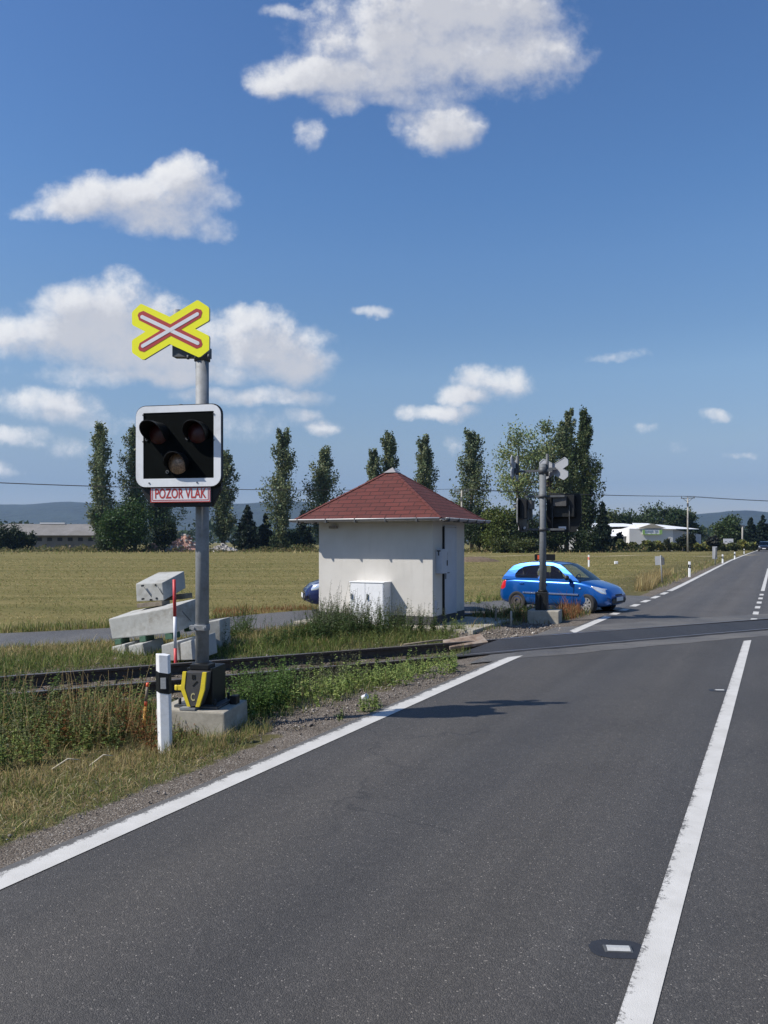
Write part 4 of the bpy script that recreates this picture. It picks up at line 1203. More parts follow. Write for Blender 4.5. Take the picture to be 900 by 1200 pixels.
def driver():
    # seated driver in car coordinates, hands on the wheel
    J = [(-.30, .36, .64, (.15, .12)), (-.36, .36, .86, (.16, .11)), (-.38, .36, 1.03, (.17, .10)), (-.36, .36, 1.12, .055), (-.335, .36, 1.17, .055), (-.325, .36, 1.235, .085), (-.32, .36, 1.30, .075),
         (-.36, .55, 1.04, .06), (-.20, .60, .86, .047), (.10, .52, .90, .036), (.27, .50, .95, .03), (.33, .49, .97, .034),
         (-.36, .17, 1.04, .06), (-.20, .12, .86, .047), (.10, .20, .90, .036), (.27, .22, .95, .03), (.33, .23, .97, .034),
         (-.22, .46, .62, .09), (.18, .46, .70, .07), (.40, .46, .40, .05), (-.22, .26, .62, .09), (.18, .26, .70, .07), (.40, .26, .40, .05)]
    E = [(0, 1), (1, 2), (2, 3), (3, 4), (4, 5), (5, 6), (2, 7), (7, 8), (8, 9), (9, 10), (10, 11), (2, 12), (12, 13), (13, 14), (14, 15), (15, 16), (0, 17), (17, 18), (18, 19), (0, 20), (20, 21), (21, 22)]
    T = Matrix.Translation(CAR_LOC) @ Matrix.Rotation(CAR_PHI, 4, 'Z') @ Matrix.Diagonal((*CAR_K, 1))
    ob = skin_figure('person', J, E, '', '', ['shirt', 'skin'], T, None, None)
    for p in ob.data.polygons:
        c = p.center
        p.material_index = 1 if (c.z > 1.12 or (c.x > .24 and c.z > .88)) else 0
        p.use_smooth = True
    nb = MB(); nb.add(*ellip((-.232, .36, 1.235), (.022, .014, .026))); nb.add(*ellip((-.25, .36, 1.195), (.012, .03, .008)))
    for s in (-1, 1): nb.add(*ellip((-.33, .36 + s * .088, 1.235), (.02, .012, .032)))
    nb.build('face', 'skin', ob)
    ey = MB()
    for s in (-1, 1): ey.add(*ellip((-.247, .36 + s * .034, 1.262), (.01, .012, .008)))
    ey.build('eyes', 'hair', ob)
    hb = MB(); V, Fs, a, b_ = ellip((-.345, .36, 1.285), (.098, .094, .082)); hb.add(V, Fs, a, b_); hb.build('hair', 'hair', ob)
    ob.matrix_world = T
    tag(ob, 'driver in dark clothes with both hands on the wheel of the blue car', 'person')
driver()

# ================================================================ FAR FURNITURE AND BUILDINGS
def road_sign_back():
    g = G(776, 684); d = g.y
    t = thing('road_sign', 'grey back of a square road sign on a leaning post beside the verge', 'road sign', g, -A)
    t.rotation_euler = (0, rad(-3), -A)
    MB().cyl((0, 0, -.2), (0, 0, 1.34), .03, n=12).build('post', 'zinc', t)
    b = MB().box((-.1, .05, 1.08), (.34, .012, .42)); b.build('sign_panel', 'signback', t, bevel=.004)
    b = MB().box((.08, -.02, 1.05), (.14, .16, .34)); b.build('lamp_box', 'bracket', t, bevel=.01)
    g = G(837.2, 662)
    t = thing('approach_board', 'tall narrow sign board on the verge further down the road', 'road sign', g, -A)
    MB().cyl((.05, 0, -.2), (.05, 0, 1.3), .035, n=12).build('post', 'zinc', t)
    MB().box((.02, .05, .94), (.34, .015, .95)).build('sign_panel', 'signback', t, bevel=.006)
    MB().box((.14, .0, 1.0), (.1, .09, .7)).build('rear_channel', 'bracket', t)
    y = 28.5
    p = DP(638.5, 653, y)
    t = thing('low_board', 'low dark board on two short posts across the road from the far signal', 'sign board', (p.x, p.y, gz(p.x, p.y)), -rad(10))
    z = p.z - gz(p.x, p.y)
    MB().box((0, 0, z), (.72, .03, .22)).build('board', 'black', t, bevel=.005)
    for s in (-1, 1): MB().box((s * .27, .03, z / 2), (.06, .06, z)).build('post', 'wood', t)
    b = MB().box((-.22, -.018, z), (.08, .006, .15)); b.build('reflector', 'orangered', t)
road_sign_back()

def utility_pole(px, top_py, base_py, y, lab, wide=2.2, hh=None):
    base = DP(px, base_py, y); base.z = gz(base.x, base.y)
    topz = H - (top_py - HY) / F * y
    h = topz - base.z
    dirx = math.atan2(18.0, 46.0)
    t = thing('utility_pole', lab, 'utility pole', base, -rad(22), 'utility poles of the power line')
    MB().cyl((0, 0, -.3), (0, 0, h - .15), .17, .11, 14).build('pole', 'polewood', t)
    c = MB().box((0, 0, h - .25), (wide, .12, .12)); c.tube([(-wide * .35, 0, h - .28), (0, 0, h - .95)], .04, 6); c.tube([(wide * .35, 0, h - .28), (0, 0, h - .95)], .04, 6)
    c.build('crossarm', 'bracket', t)
    for k in (-1, 0, 1):
        MB().cyl((k * wide * .45, 0, h - .19), (k * wide * .45, 0, h + .05), .075, .05, 10).build('insulator', 'bracket', t)
    MB().box((0, -.15, h - 1.35), (.3, .2, .5)).build('switch_box', 'bracket', t)
    return t, h
PO = [utility_pole(-95, 562, 640, 99, 'utility pole at the left end of the power line'),
      utility_pole(541, 573.5, 649, 115, 'utility pole whose crossarm shows just above the hut roof'),
      utility_pole(806, 582, 648, 135, 'tall utility pole standing in front of the white hall'),
      utility_pole(1010, 590, 646, 156, 'utility pole at the right end of the power line')]
def wires():
    bpy.context.view_layer.update()
    for k, lab in ((-1, 'thin power line wire, lowest one seen across the sky'), (0, 'thin power line wire along the middle insulators'), (1, 'thin power line wire along the outer insulators')):
        b = MB()
        for (t0, h0), (t1, h1) in zip(PO[:-1], PO[1:]):
            a = t0.matrix_world @ Vector((k * .67, 0, h0 + .06)); c = t1.matrix_world @ Vector((k * .67, 0, h1 + .06))
            L_ = (c - a).length; sag = .9 * (L_ / 60) ** 2 * .5
            pts = [a.lerp(c, f) - Vector((0, 0, 4 * sag * f * (1 - f))) for f in np.linspace(0, 1, 17)]
            b.tube(pts, .022, 5)
        tag(b.build('power_wire', 'wire'), lab, 'power line', 'wires of the power line')
wires()
def small_pole():
    g = G(870, 644.8); y = 185
    p = DP(870, 640, y); z0 = gz(p.x, p.y); h = H - (617 - HY) / F * y - z0
    t = thing('lamp_post', 'short grey pole in front of the far spruces by the road', 'pole', (p.x, p.y, z0))
    MB().cyl((0, 0, -.3), (0, 0, h), .22, .16, 12).build('pole', 'polewood', t); MB().box((.1, 0, h + .1), (.8, .3, .35)).build('head', 'bracket', t)
small_pole()

def facing(y0, px0, px1, y1=None):
    a = DP(px0, HY, y0); b = DP(px1, HY, y1 or y0); return a, b
def hall():
    """white hall with grey wing; local x along its front"""
    y = 165.0; k = y / F
    o = DP(739, HY, y)
    t = thing('white_hall', 'long white industrial hall with white roofs and a sign on its gable', 'hall', (o.x, o.y, 0), rad(4))
    Z = lambda py: H - (py - HY) * k
    X = lambda px: (px - 739) * k
    z0 = -.3
    # main front block with gable
    b = MB(); b.prism([(X(737.5), z0), (X(790), z0), (X(790), Z(620.3)), (X(780), Z(619.5)), (X(764), Z(614.5)), (X(748), Z(619.5)), (X(737.5), Z(619.5))], 0, 22, 0)
    b.build('wall', 'hallwhite', t)
    # left rear wing
    b = MB(); b.box(((X(690) + X(737.3)) / 2, 12, (Z(628.5) + z0) / 2), (X(737.3) - X(690), 20, Z(628.5) - z0)); b.build('wall', 'barnwall2', t)
    b = MB(); b.hexa([Vector(p) for p in ((X(690), 1.6, Z(628.5)), (X(690), 1.6, Z(628)), (X(690), 14, Z(617)), (X(690), 14, Z(616.5)), (X(737.3), 1.6, Z(628.5)), (X(737.3), 1.6, Z(628)), (X(737.3), 14, Z(617)), (X(737.3), 14, Z(616.5)))])
    b.build('roof', 'hallroof', t)
    # grey right wing
    b = MB(); b.hexa([Vector(p) for p in ((X(790.2), .3, z0), (X(790.2), .3, Z(620)), (X(790.2), 26, z0), (X(790.2), 26, Z(620)), (X(846), 8, z0), (X(846), 8, Z(626)), (X(846), 26, z0), (X(846), 26, Z(626)))])
    b.build('wall', 'hallgrey', t, label='grey clad side wall')
    # long roofs above
    b = MB(); b.hexa([Vector(p) for p in ((X(690), 10, Z(616.6)), (X(690), 10, Z(616.2)), (X(690), 26, Z(609.5)), (X(690), 26, Z(609)), (X(786), 10, Z(615.8)), (X(786), 10, Z(615.5)), (X(786), 26, Z(610.5)), (X(786), 26, Z(610)))])
    b.hexa([Vector(p) for p in ((X(746), .0, Z(619.8)), (X(746), .0, Z(619.3)), (X(772), 14, Z(611.5)), (X(772), 14, Z(611)), (X(792), -.5, Z(620.2)), (X(792), -.5, Z(619.7)), (X(792), 14, Z(611.8)), (X(792), 14, Z(611.3)))])
    b.hexa([Vector(p) for p in ((X(792.2), -.5, Z(620.2)), (X(792.2), -.5, Z(619.6)), (X(792.2), 16, Z(612)), (X(792.2), 16, Z(611.5)), (X(838), 6, Z(619.8)), (X(838), 6, Z(619.2)), (X(818), 16, Z(613.7)), (X(818), 16, Z(613.2)))])
    b.build('roof', 'hallroof', t)
    g_ = MB(); g_.prism([(X(747), Z(618.8)), (X(781), Z(618.8)), (X(764), Z(613.6))], -.4, -.1, 0); g_.build('gable', 'gable', t)
    s = MB(); s.box((X(764), -.2, Z(623.4)), (X(776) - X(752.5), .2, 5.4 * k), 0); s.box((X(754), -.32, Z(623.4)), (.5, .04, 5.0 * k), 1); s.box((X(774.6), -.32, Z(623.4)), (.6, .04, 5.0 * k), 1)
    s.box((X(764), -.32, Z(626.2)), (3.6, .04, .14), 1)
    sg = s.build('sign', ['signwhite', 'signgreen', 'signblue'], t)
    # unreadable lettering: short ink strokes in three words
    l = MB(); r_ = random.Random(4)
    x = X(756)
    while x < X(773):
        w = r_.uniform(.12, .22)
        l.box((x + w / 2, -.325, Z(622.6)), (w, .03, .36), 0)
        if r_.random() < .5: l.box((x + w / 2, -.325, Z(624.8)), (w * .7, .03, .18), 0)
        x += w + (.12 if r_.random() < .8 else .5)
    l.build('lettering', 'signblue', sg)
    d = MB(); d.box((X(757), -.06, .95), (1.2, .1, 2.1)); d.build('door', 'hallgrey', t)
M['barnwall2'] = simple('hall_grey_wall', (.33, .33, .33), .8, var=.08, scale=.5)
hall()
def barn():
    y = 178; k = y / F
    o = DP(40, HY, y)
    t = thing('long_barn', 'long low barn with weathered grey roof at the left field edge', 'barn', (o.x, o.y, 0), rad(2))
    X = lambda px: (px - 40) * k
    Z = lambda py: H - (py - HY) * k
    MB().box(((X(-60) + X(112)) / 2, 7, Z(627.5) / 2), (X(112) - X(-60), 10, Z(627.5))).build('wall', 'barnwall', t)
    x0, x1 = X(-62), X(114)
    r = MB()
    r.hexa([Vector(p) for p in ((x0, 1, Z(627.8)), (x0, 1, Z(627)), (x0, 7, Z(613.5)), (x0, 7, Z(613)), (x1, 1, Z(627.8)), (x1, 1, Z(627)), (x1, 7, Z(613.8)), (x1, 7, Z(613.3)))])
    r.hexa([Vector(p) for p in ((x0, 13, Z(627.8)), (x0, 13, Z(627)), (x0, 7.05, Z(613.5)), (x0, 7.05, Z(613)), (x1, 13, Z(627.8)), (x1, 13, Z(627)), (x1, 7.05, Z(613.8)), (x1, 7.05, Z(613.3)))])
    ro = r.build('roof', 'fibrecement', t)
    r = MB(); r.box((X(48), 7, Z(612.4)), (X(68) - X(38), .8, .35)); r.build('ridge_vent', 'hallwhite', ro)
    w = MB()
    for i in range(9):
        MB().box((X(6 + i * 12), 1.98, Z(632)), (1.1, .06, .8)).build('window', 'black', t)
barn()
def carport():
    y = 175; k = y / F; o = DP(866, HY, y)
    t = thing('carport', 'low grey flat roofed shelter by the hedge beyond the hall', 'shelter', (o.x, o.y, 0))
    Z = lambda py: H - (py - HY) * k
    MB().box((0, 2, Z(637)), (4.6, 4, .22)).build('roof', 'hallgrey', t)
    for xx in (-2, 0, 2):
        for yy in (.3, 3.6): MB().box((xx, yy, Z(638.2) / 2), (.12, .12, Z(638.2))).build('post', 'wood', t)
    MB().box((0, 3.9, Z(639) / 2), (4.4, .1, Z(639))).build('rear_wall', 'barnwall', t)
carport()
def billboard():
    y = 168; k = y / F; o = DP(853.5, HY, y)
    t = thing('billboard', 'white billboard rising above the hedge right of the hall', 'billboard', (o.x, o.y, 0))
    Z = lambda py: H - (py - HY) * k
    p = MB().box((0, 0, Z(633.7)), (2.05, .12, .86), 0); p.box((-.55, -.065, Z(634.6)), (.5, .01, .16), 1); p.box((.4, -.065, Z(634.6)), (.6, .01, .12), 1); p.build('panel', ['signwhite', 'signback'], t)
    for s in (-1, 1): MB().box((s * .7, .1, .8), (.1, .1, 1.9)).build('post', 'zinc', t)
billboard()

# ================================================================ PLANTS
def leafquads(C, size, aspect=.62, up=0.0, rng=RNG):
    n = len(C)
    d1 = rng.normal(size=(n, 3)); d1[:, 2] += up
    d1 /= np.linalg.norm(d1, axis=1)[:, None]
    d2 = np.cross(d1, rng.normal(size=(n, 3))); d2 /= np.linalg.norm(d2, axis=1)[:, None] + 1e-9
    s = np.asarray(size)[:, None] if np.ndim(size) else size
    V = np.stack([C - d1 * s, C + d2 * s * aspect, C + d1 * s, C - d2 * s * aspect], 1).reshape(-1, 3)
    Fq = np.arange(4 * n).reshape(n, 4)
    return V, Fq
def colvar(base, n, rng=RNG, v=.22, hue=.12):
    b = np.array(base)[None]
    k = np.exp(rng.normal(0, v, (n, 1)))
    h = rng.normal(0, hue, (n, 1))
    c = b * k; c[:, 0:1] *= np.exp(h); c[:, 2:3] *= np.exp(-h * .5)
    return np.clip(c, .003, .6)
def limb(b, p0, p1, r0, r1, bend=.1, rng=random):
    m = (Vector(p0) + Vector(p1)) / 2 + Vector((rng.uniform(-1, 1), rng.uniform(-1, 1), rng.uniform(-.3, .5))) * bend * (Vector(p1) - Vector(p0)).length
    b.tube([p0, (Vector(p0) + m * 2) / 3 if False else Vector(p0).lerp(m, .6), m, Vector(m).lerp(Vector(p1), .6), p1], [r0, r0 * .85 + r1 * .15, (r0 + r1) / 2, r0 * .2 + r1 * .8, r1], 6)
def tree(kind, name, label, px, top, y, wpx, col, seed, base_py=None, group=None, leaf=None, nleaf=None, bare=.08, cat='tree'):
    rng = np.random.default_rng(seed); rr = random.Random(seed)
    x = (px - CX) / F * y; z0 = gz(x, y)
    h = H - (top - HY) / F * y - z0; W = wpx / F * y / 2
    t = thing(name, label, cat, (x, y, z0), rr.uniform(0, 6), group)
    tb = MB(); pts = []; wts = []
    leaf = leaf or .00125 * y
    if kind == 'poplar':
        tb.tube([(0, 0, -.3), (.05 * W, 0, h * .3), (0, .05 * W, h * .65), (.02 * W, 0, h * .97)], [.018 * h, .015 * h, .009 * h, .002 * h], 8)
        ns = 58; W = W * 1.17
        C = []
        for i in range(ns):
            f = bare + (1 - bare) * (i / ns) ** 1.05 * .93
            a = rr.uniform(0, 2 * math.pi)
            # widest a third of the way up, spire above
            env = W * (min(1, (f - bare * .4) / .22) ** .7) * (1 - max(0, (f - .35) / .68)) ** .62
            reach = env * rr.choice((rr.uniform(.3, .8), rr.uniform(.7, 1.25)))
            ln = h * rr.uniform(.10, .2) * (1 - f * .4)
            p0 = Vector((0, 0, h * f)); p1 = Vector((math.cos(a) * reach, math.sin(a) * reach, min(h * 1.0, h * f + ln)))
            if i % 3 == 0: tb.tube([p0, p0.lerp(p1, .5) + Vector((0, 0, -.03 * ln)), p1], [.005 * h * (1 - f) + .03, .03, .012], 5)
            nl = int((nleaf or 13000) / ns * (.6 + .8 * rr.random()))
            k = rng.random(nl) ** .7
            c = np.array(p0)[None] + (np.array(p1 - p0))[None] * k[:, None]
            sg = (.12 + .25 * env * (0.6 + .4 * (1 - k)))[:, None]
            c = c + rng.normal(size=(nl, 3)) * sg * np.array([.62, .62, 1.35])
            C.append(c)
        # the tip
        nl = 90; k = rng.random(nl); c = np.stack([rng.normal(0, .07 * W + .05, nl), rng.normal(0, .07 * W + .05, nl), h * (.9 + .1 * k)], 1); C.append(c)
        C = np.concatenate(C)
    elif kind == 'round':
        tb.tube([(0, 0, -.3), (.04 * W, 0, h * .2), (0, .05 * W, h * .5), (0, 0, h * .8)], [.024 * h + .03, .02 * h + .02, .012 * h, .004 * h], 8)
        C = []; nb = 42
        for i in range(nb):
            u = rr.uniform(-1, 1); a = rr.uniform(0, 2 * math.pi); q = math.sqrt(1 - u * u)
            f = rr.uniform(.45, 1.0) * rr.uniform(.85, 1.08)
            c0 = Vector((W * .9 * f * q * math.cos(a), W * .9 * f * q * math.sin(a), h * (bare + (1 - bare) * .5) + h * (1 - bare) * .46 * f * u))
            st = Vector((0, 0, h * rr.uniform(.15 + bare * .5, .55)))
            if i % 2 == 0: limb(tb, st, c0, .008 * h + .02, .015, .08, rr)
            nl = int((nleaf or 9000) * 1.0 / nb * (.5 + rr.random()))
            sg = W * rr.uniform(.13, .24)
            C.append(np.array(c0)[None] + rng.normal(size=(nl, 3)) * sg * np.array([1, 1, .8]))
        C = np.concatenate(C)
    elif kind == 'spruce':
        tb.tube([(0, 0, -.3), (0, 0, h * .5), (0, 0, h)], [.02 * h + .02, .011 * h, .002 * h], 8)
        C = []; nl_t = nleaf or 7000
        lev = 22
        for i in range(lev):
            f = bare + (1 - bare) * i / lev
            R_ = W * (1 - f) ** .85 * rr.uniform(.8, 1.12) + .02 * W
            for k in range(6 if f < .6 else 4):
                a = rr.uniform(0, 6.3)
                p1 = Vector((math.cos(a) * R_, math.sin(a) * R_, h * f - R_ * .25 + .02 * h))
                p0 = Vector((0, 0, h * f))
                nl = int(nl_t / (lev * 5) * (1.25 - f) * 1.3)
                q = rng.random(nl) ** .6
                c = np.array(p0)[None] + np.array(p1 - p0)[None] * q[:, None] + rng.normal(size=(nl, 3)) * (.05 * R_ + .012 * h) * np.array([1, 1, .7])
                c[:, 2] -= rng.random(nl) * .03 * h
                C.append(c)
                if k < 2: tb.tube([p0, p1], [.03, .01], 4)
        c = np.stack([rng.normal(0, .03 * W, 50), rng.normal(0, .03 * W, 50), h * (.93 + .07 * rng.random(50))], 1); C.append(c)
        C = np.concatenate(C)
    elif kind == 'bush':
        C = []; nb = 22
        for i in range(nb):
            a = rr.uniform(0, 6.3); q = math.sqrt(rr.random()); 
            zz = h * rr.uniform(.15, .85) * (1 - .25 * q)
            c0 = Vector((W * .85 * q * math.cos(a), W * .85 * q * math.sin(a), zz))
            tb.tube([(c0.x * .15, c0.y * .15, -.1), (c0.x * .6, c0.y * .6, zz * .6), c0], [.05, .03, .012], 5)
            nl = int((nleaf or 5500) / nb)
            C.append(np.array(c0)[None] + rng.normal(size=(nl, 3)) * np.array([W * .2, W * .2, h * .14]))
        C = np.concatenate(C)
    C[:, 2] = np.maximum(C[:, 2], .05)
    tb.build('trunk', 'bark', t)
    sz = leaf * np.exp(rng.normal(0, .3, len(C)))
    V, Fq = leafquads(C, sz, .62, .0, rng)
    c = colvar(col, len(C), rng)
    fast('crown', V, Fq, 'leaf', t, np.repeat(c, 4, 0))
    return t
POP = (.135, .165, .08); POPL = (.075, .105, .032); DK = (.030, .048, .018); SPR = (.018, .032, .018)
gp = 'tall poplars along the far field edge'
tree('poplar', 'poplar_tree', 'tall poplar at the left, first one left of the signal mast', 118, 497, 142, 36, POP, 1, group=gp)
tree('poplar', 'poplar_tree', 'tall poplar rising half hidden behind the left edge of the signal', 158, 502, 146, 38, POP, 2, group=gp)
tree('poplar', 'poplar_tree', 'poplar hidden behind the signal light unit', 191, 535, 150, 38, POP, 3, group=gp)
tree('poplar', 'poplar_tree', 'slim poplar just right of the near signal light unit', 262, 530, 150, 30, POP, 4, group=gp)
tree('poplar', 'poplar_tree', 'tall poplar standing alone left of the hut roof', 330, 506, 148, 36, POP, 5, group=gp, bare=.03)
tree('poplar', 'poplar_tree', 'broader poplar at the left eave of the hut', 379, 527, 152, 42, POP, 6, group=gp)
tree('poplar', 'poplar_tree', 'small poplar peeking over the left slope of the red roof', 438, 529, 160, 22, POP, 7, group=gp)
tree('poplar', 'poplar_tree', 'poplar just behind the peak of the red roof', 455, 507, 162, 28, POP, 8, group=gp)
tree('poplar', 'poplar_tree', 'poplar with rounded top over the right slope of the red roof', 497, 512, 158, 32, POP, 9, group=gp)
tree('poplar', 'poplar_tree', 'tall poplar right of the hut roof', 553, 505, 150, 36, POP, 10, group=gp)
tree('poplar', 'poplar_tree', 'thin tall poplar between the pale loose tree and the thickest poplar', 664, 481, 148, 30, POP, 11, group=gp)
tree('poplar', 'poplar_tree', 'thickest and darkest poplar, right of the far signal', 684, 484, 140, 36, (.065, .09, .032), 12, group=gp, nleaf=22000, bare=.02)
tree('round', 'aspen_tree', 'pale green loose crowned tree behind the far signal', 608, 494, 140, 74, (.19, .23, .09), 13, nleaf=7500, bare=.3)
tree('round', 'aspen_tree', 'pale green tree with sparse top next to the thin poplar', 645, 488, 150, 48, (.13, .165, .065), 14, nleaf=6500, bare=.22)
gs_ = 'dark spruces at the field edge'
tree('spruce', 'spruce_tree', 'dark spruce right of the thickest poplar, before the white hall', 706, 588, 138, 30, SPR, 20, group=gs_, nleaf=8000, bare=.02)
tree('spruce', 'spruce_tree', 'dark spruce left of the lone poplar beside the rubble heap', 290, 592, 150, 40, SPR, 21, group=gs_)
tree('spruce', 'spruce_tree', 'small dark spruce at the foot of the lone poplar', 311, 602, 154, 30, SPR, 22, group=gs_)
tree('spruce', 'spruce_tree', 'small dark spruce close to the hut left wall', 355, 598, 158, 34, SPR, 23, group=gs_)
gf = 'spruces at the far end of the road'
tree('spruce', 'spruce_tree', 'slender dark spruce, left one at the far end of the road', 880, 607, 195, 26, SPR, 24, group=gf)
tree('spruce', 'spruce_tree', 'larger dark spruce above the oncoming car', 894, 604, 200, 32, SPR, 25, group=gf)
tree('spruce', 'spruce_tree', 'dark spruce at the right picture edge behind the road', 915, 603, 205, 34, SPR, 26, group=gf)
tree('round', 'broadleaf_tree', 'rounded green tree right of the white hall', 855, 606, 190, 38, (.05, .078, .024), 27, bare=.02)
gb = 'leafy shrubs and low trees at the field edge'
tree('round', 'willow_tree', 'fresh green low tree in front of the left poplars', 147, 583, 136, 66, (.045, .085, .020), 30, group=gb, bare=.0, nleaf=13000)
tree('bush', 'shrub', 'dark shrub at the foot of the first left poplar', 126, 615, 138, 34, DK, 31, group=gb)
tree('bush', 'shrub', 'dark shrub at the right foot of the fresh green low tree', 194, 610, 142, 22, DK, 32, group=gb)
tree('bush', 'shrub', 'dark shrub at the left picture edge before the barn', 6, 612, 150, 34, DK, 33, group=gb)
tree('bush', 'shrub', 'low dark shrub just right of the leftmost shrub before the barn', 28, 622, 152, 22, DK, 34, group=gb)
tree('round', 'broadleaf_tree', 'yellowish green bushy tree left of the far signal', 584, 588, 134, 52, (.085, .11, .022), 35, group=gb, bare=.0, nleaf=10000)
tree('round', 'broadleaf_tree', 'dark bushy tree below the tall poplar right of the hut', 562, 596, 138, 40, DK, 36, group=gb, bare=.0)
tree('round', 'broadleaf_tree', 'dark bushy tree right behind the far signal pole', 613, 600, 132, 50, DK, 37, group=gb, bare=.0)
tree('round', 'broadleaf_tree', 'dark bushy tree under the pale tree with sparse top', 652, 592, 136, 50, (.038, .058, .02), 38, group=gb, bare=.02)
tree('bush', 'shrub', 'dark shrub at the foot of the thickest poplar', 686, 618, 134, 28, DK, 39, group=gb)
tree('bush', 'shrub', 'olive shrub between the blue car roof and the dark trees', 602, 628, 128, 44, (.06, .075, .02), 40, group=gb)
tree('bush', 'shrub', 'dark shrub left of the hut at the field edge', 338, 622, 150, 40, DK, 41, group=gb)
gw = 'trees behind the white hall'
for k, (px, top, w, lab) in enumerate(((712, 597, 44, 'green tree behind the hall, next to the dark spruce'), (736, 594, 42, 'green tree behind the hall roof, second from the dark spruce'), (757, 592, 42, 'green tree behind the hall above the gable sign'),
                                       (778, 589, 40, 'tallest green tree behind the hall, left of the utility pole'), (797, 590, 36, 'green tree behind the hall beside the utility pole'), (806, 601, 28, 'lower green tree behind the hall, right of the utility pole'))):
    tree('round', 'broadleaf_tree', lab, px, top, 215 + 3 * (k % 3), w, (.04, .065, .025) if k else (.06, .08, .025), 50 + k, group=gw, bare=0.0, nleaf=5500)
gt_ = 'small garden trees in front of the hall'
for k, (px, top, w, c, lab) in enumerate(((724.5, 624, 11, (.016, .018, .014), 'small dark round tree before the low wing of the hall'), (782, 631.5, 7, (.06, .07, .04), 'tiny young tree before the white gable wall'),
                                          (800, 627, 12, (.02, .028, .014), 'dark tree before the grey hall wall, left of the utility pole'), (809, 624.5, 12, (.02, .028, .014), 'dark tree before the grey hall wall, right of the utility pole'), (836, 627, 14, (.018, .02, .016), 'small dark round tree before the right end of the hall'))):
    tree('round', 'garden_tree', lab, px, top, 150, w, c, 60 + k, group=gt_, bare=.28 if k != 1 else .35, nleaf=900, leaf=.22)
# hedge of the hall
def hedge():
    rng = np.random.default_rng(70)
    k0 = DP(700, HY, 147); k1 = DP(884, HY, 160)
    n = 9000
    f = rng.random(n); x = k0.x + (k1.x - k0.x) * f + rng.normal(0, .2, n); y = k0.y + (k1.y - k0.y) * f + rng.normal(0, .5, n)
    top = 1.75 + .35 * np.sin(x * .9) + .3 * np.sin(x * 2.3 + 1)
    z = hgt(x, y) + top * np.sqrt(rng.random(n)) * (1 - .25 * np.abs(rng.normal(0, .5, n)))
    C = np.stack([x, y, np.maximum(z, .05)], 1)
    V, Fq = leafquads(C, .22 * np.exp(rng.normal(0, .3, n)), .7, 0, rng)
    patch = (np.sin(x * 1.7) + np.sin(x * .6 + 2) > .3)[:, None]
    c = np.where(patch, colvar((.2, .2, .05), n, rng), colvar((.10, .115, .035), n, rng))
    o = fast('hedge', V, Fq, 'leaf', None, np.repeat(c, 4, 0))
    tag(o, 'long yellow green hedge along the foot of the white hall', 'hedge')
hedge()
def woods():
    rng = np.random.default_rng(71); n = 26000
    px = rng.uniform(-700, 1500, n); y = rng.uniform(420, 520, n)
    x = (px - CX) / F * y
    top = 9 + 3 * np.sin(x * .05) + 2.5 * np.sin(x * .13 + 1) + 1.5 * np.sin(x * .41)
    z = top * rng.random(n) ** .6
    V, Fq = leafquads(np.stack([x, y, z], 1), 1.3 * np.exp(rng.normal(0, .3, n)), .7, 0, rng)
    o = fast('woods', V, Fq, 'leaf', None, np.repeat(colvar((.035, .055, .02), n, rng), 4, 0))
    tag(o, 'far off belt of woodland beyond the field', 'woods', kind='stuff')
woods()
# rubble heaps
def rubble(px, py, wpx, hpx, y, mats, lab, seed):
    rr = random.Random(seed); b = MB()
    x = (px - CX) / F * y; k = y / F; W = wpx * k / 2; Hh = hpx * k
    cone = MB()
    for i in range(170):
        a = rr.uniform(0, 6.3); q = math.sqrt(rr.random())
        p = Vector((W * q * math.cos(a), W * .6 * q * math.sin(a), Hh * (1 - q) * rr.uniform(.6, 1.05) + .1))
        s = rr.uniform(.15, .5)
        b.box(p, (s * rr.uniform(.8, 1.8), s, s * rr.uniform(.5, 1)), rr.choice((0, 0, 1)), rot=Matrix.Rotation(rr.uniform(0, 3), 3, 'Z') @ Matrix.Rotation(rr.uniform(-.6, .6), 3, 'X'))
    n = 20
    b.add([(W * math.cos(2 * math.pi * i / n), W * .6 * math.sin(2 * math.pi * i / n), -.1) for i in range(n)] + [(0, 0, Hh * .85)], [(i, (i + 1) % n, n) for i in range(n)], 0)
    o = b.build('rubble_heap', mats); o.location = (x, y, gz(x, y))
    tag(o, lab, 'rubble heap', 'rubble heaps at the field edge')
rubble(217, 646, 46, 23, 139, ['brick', 'rubblegrey'], 'heap of broken red bricks behind the signal pole', 1)
rubble(178, 645, 20, 10, 140, ['brick', 'soil'], 'small brown brick heap beside the fresh green low tree', 2)
rubble(261, 643, 36, 9, 141, ['rubblegrey', 'rubblegrey'], 'low heap of pale grey rubble right of the signal pole', 3)
rubble(214, 638, 20, 20, 148, ['rubblegrey', 'rubblegrey'], 'tall grey debris heap behind the broken red bricks', 4)

# ---------------------------------------------------------------- grasses and weeds
def inpoly(P, x, y):
    r = np.zeros(len(x), bool); j = len(P) - 1
    for i in range(len(P)):
        xi, yi = P[i]; xj, yj = P[j]
        c = ((yi > y) != (yj > y)) & (x < (xj - xi) * (y - yi) / (yj - yi + 1e-12) + xi)
        r ^= c; j = i
    return r
def area(polypx, n, rng, world=True):
    """n ground points inside an outline given by survey pixels"""
    P = [tuple(G(*p)[:2]) for p in polypx]
    xs = [p[0] for p in P]; ys = [p[1] for p in P]
    out = []
    got = 0
    while got < n:
        m = 4 * n
        x = rng.uniform(min(xs), max(xs), m)
        y = rng.uniform(min(ys), max(ys), m) if world else 1 / rng.uniform(1 / max(ys), 1 / min(ys), m)
        k = inpoly(P, x, y); o = np.stack([x[k], y[k]], 1); out.append(o); got += len(o)
    return np.concatenate(out)[:n]
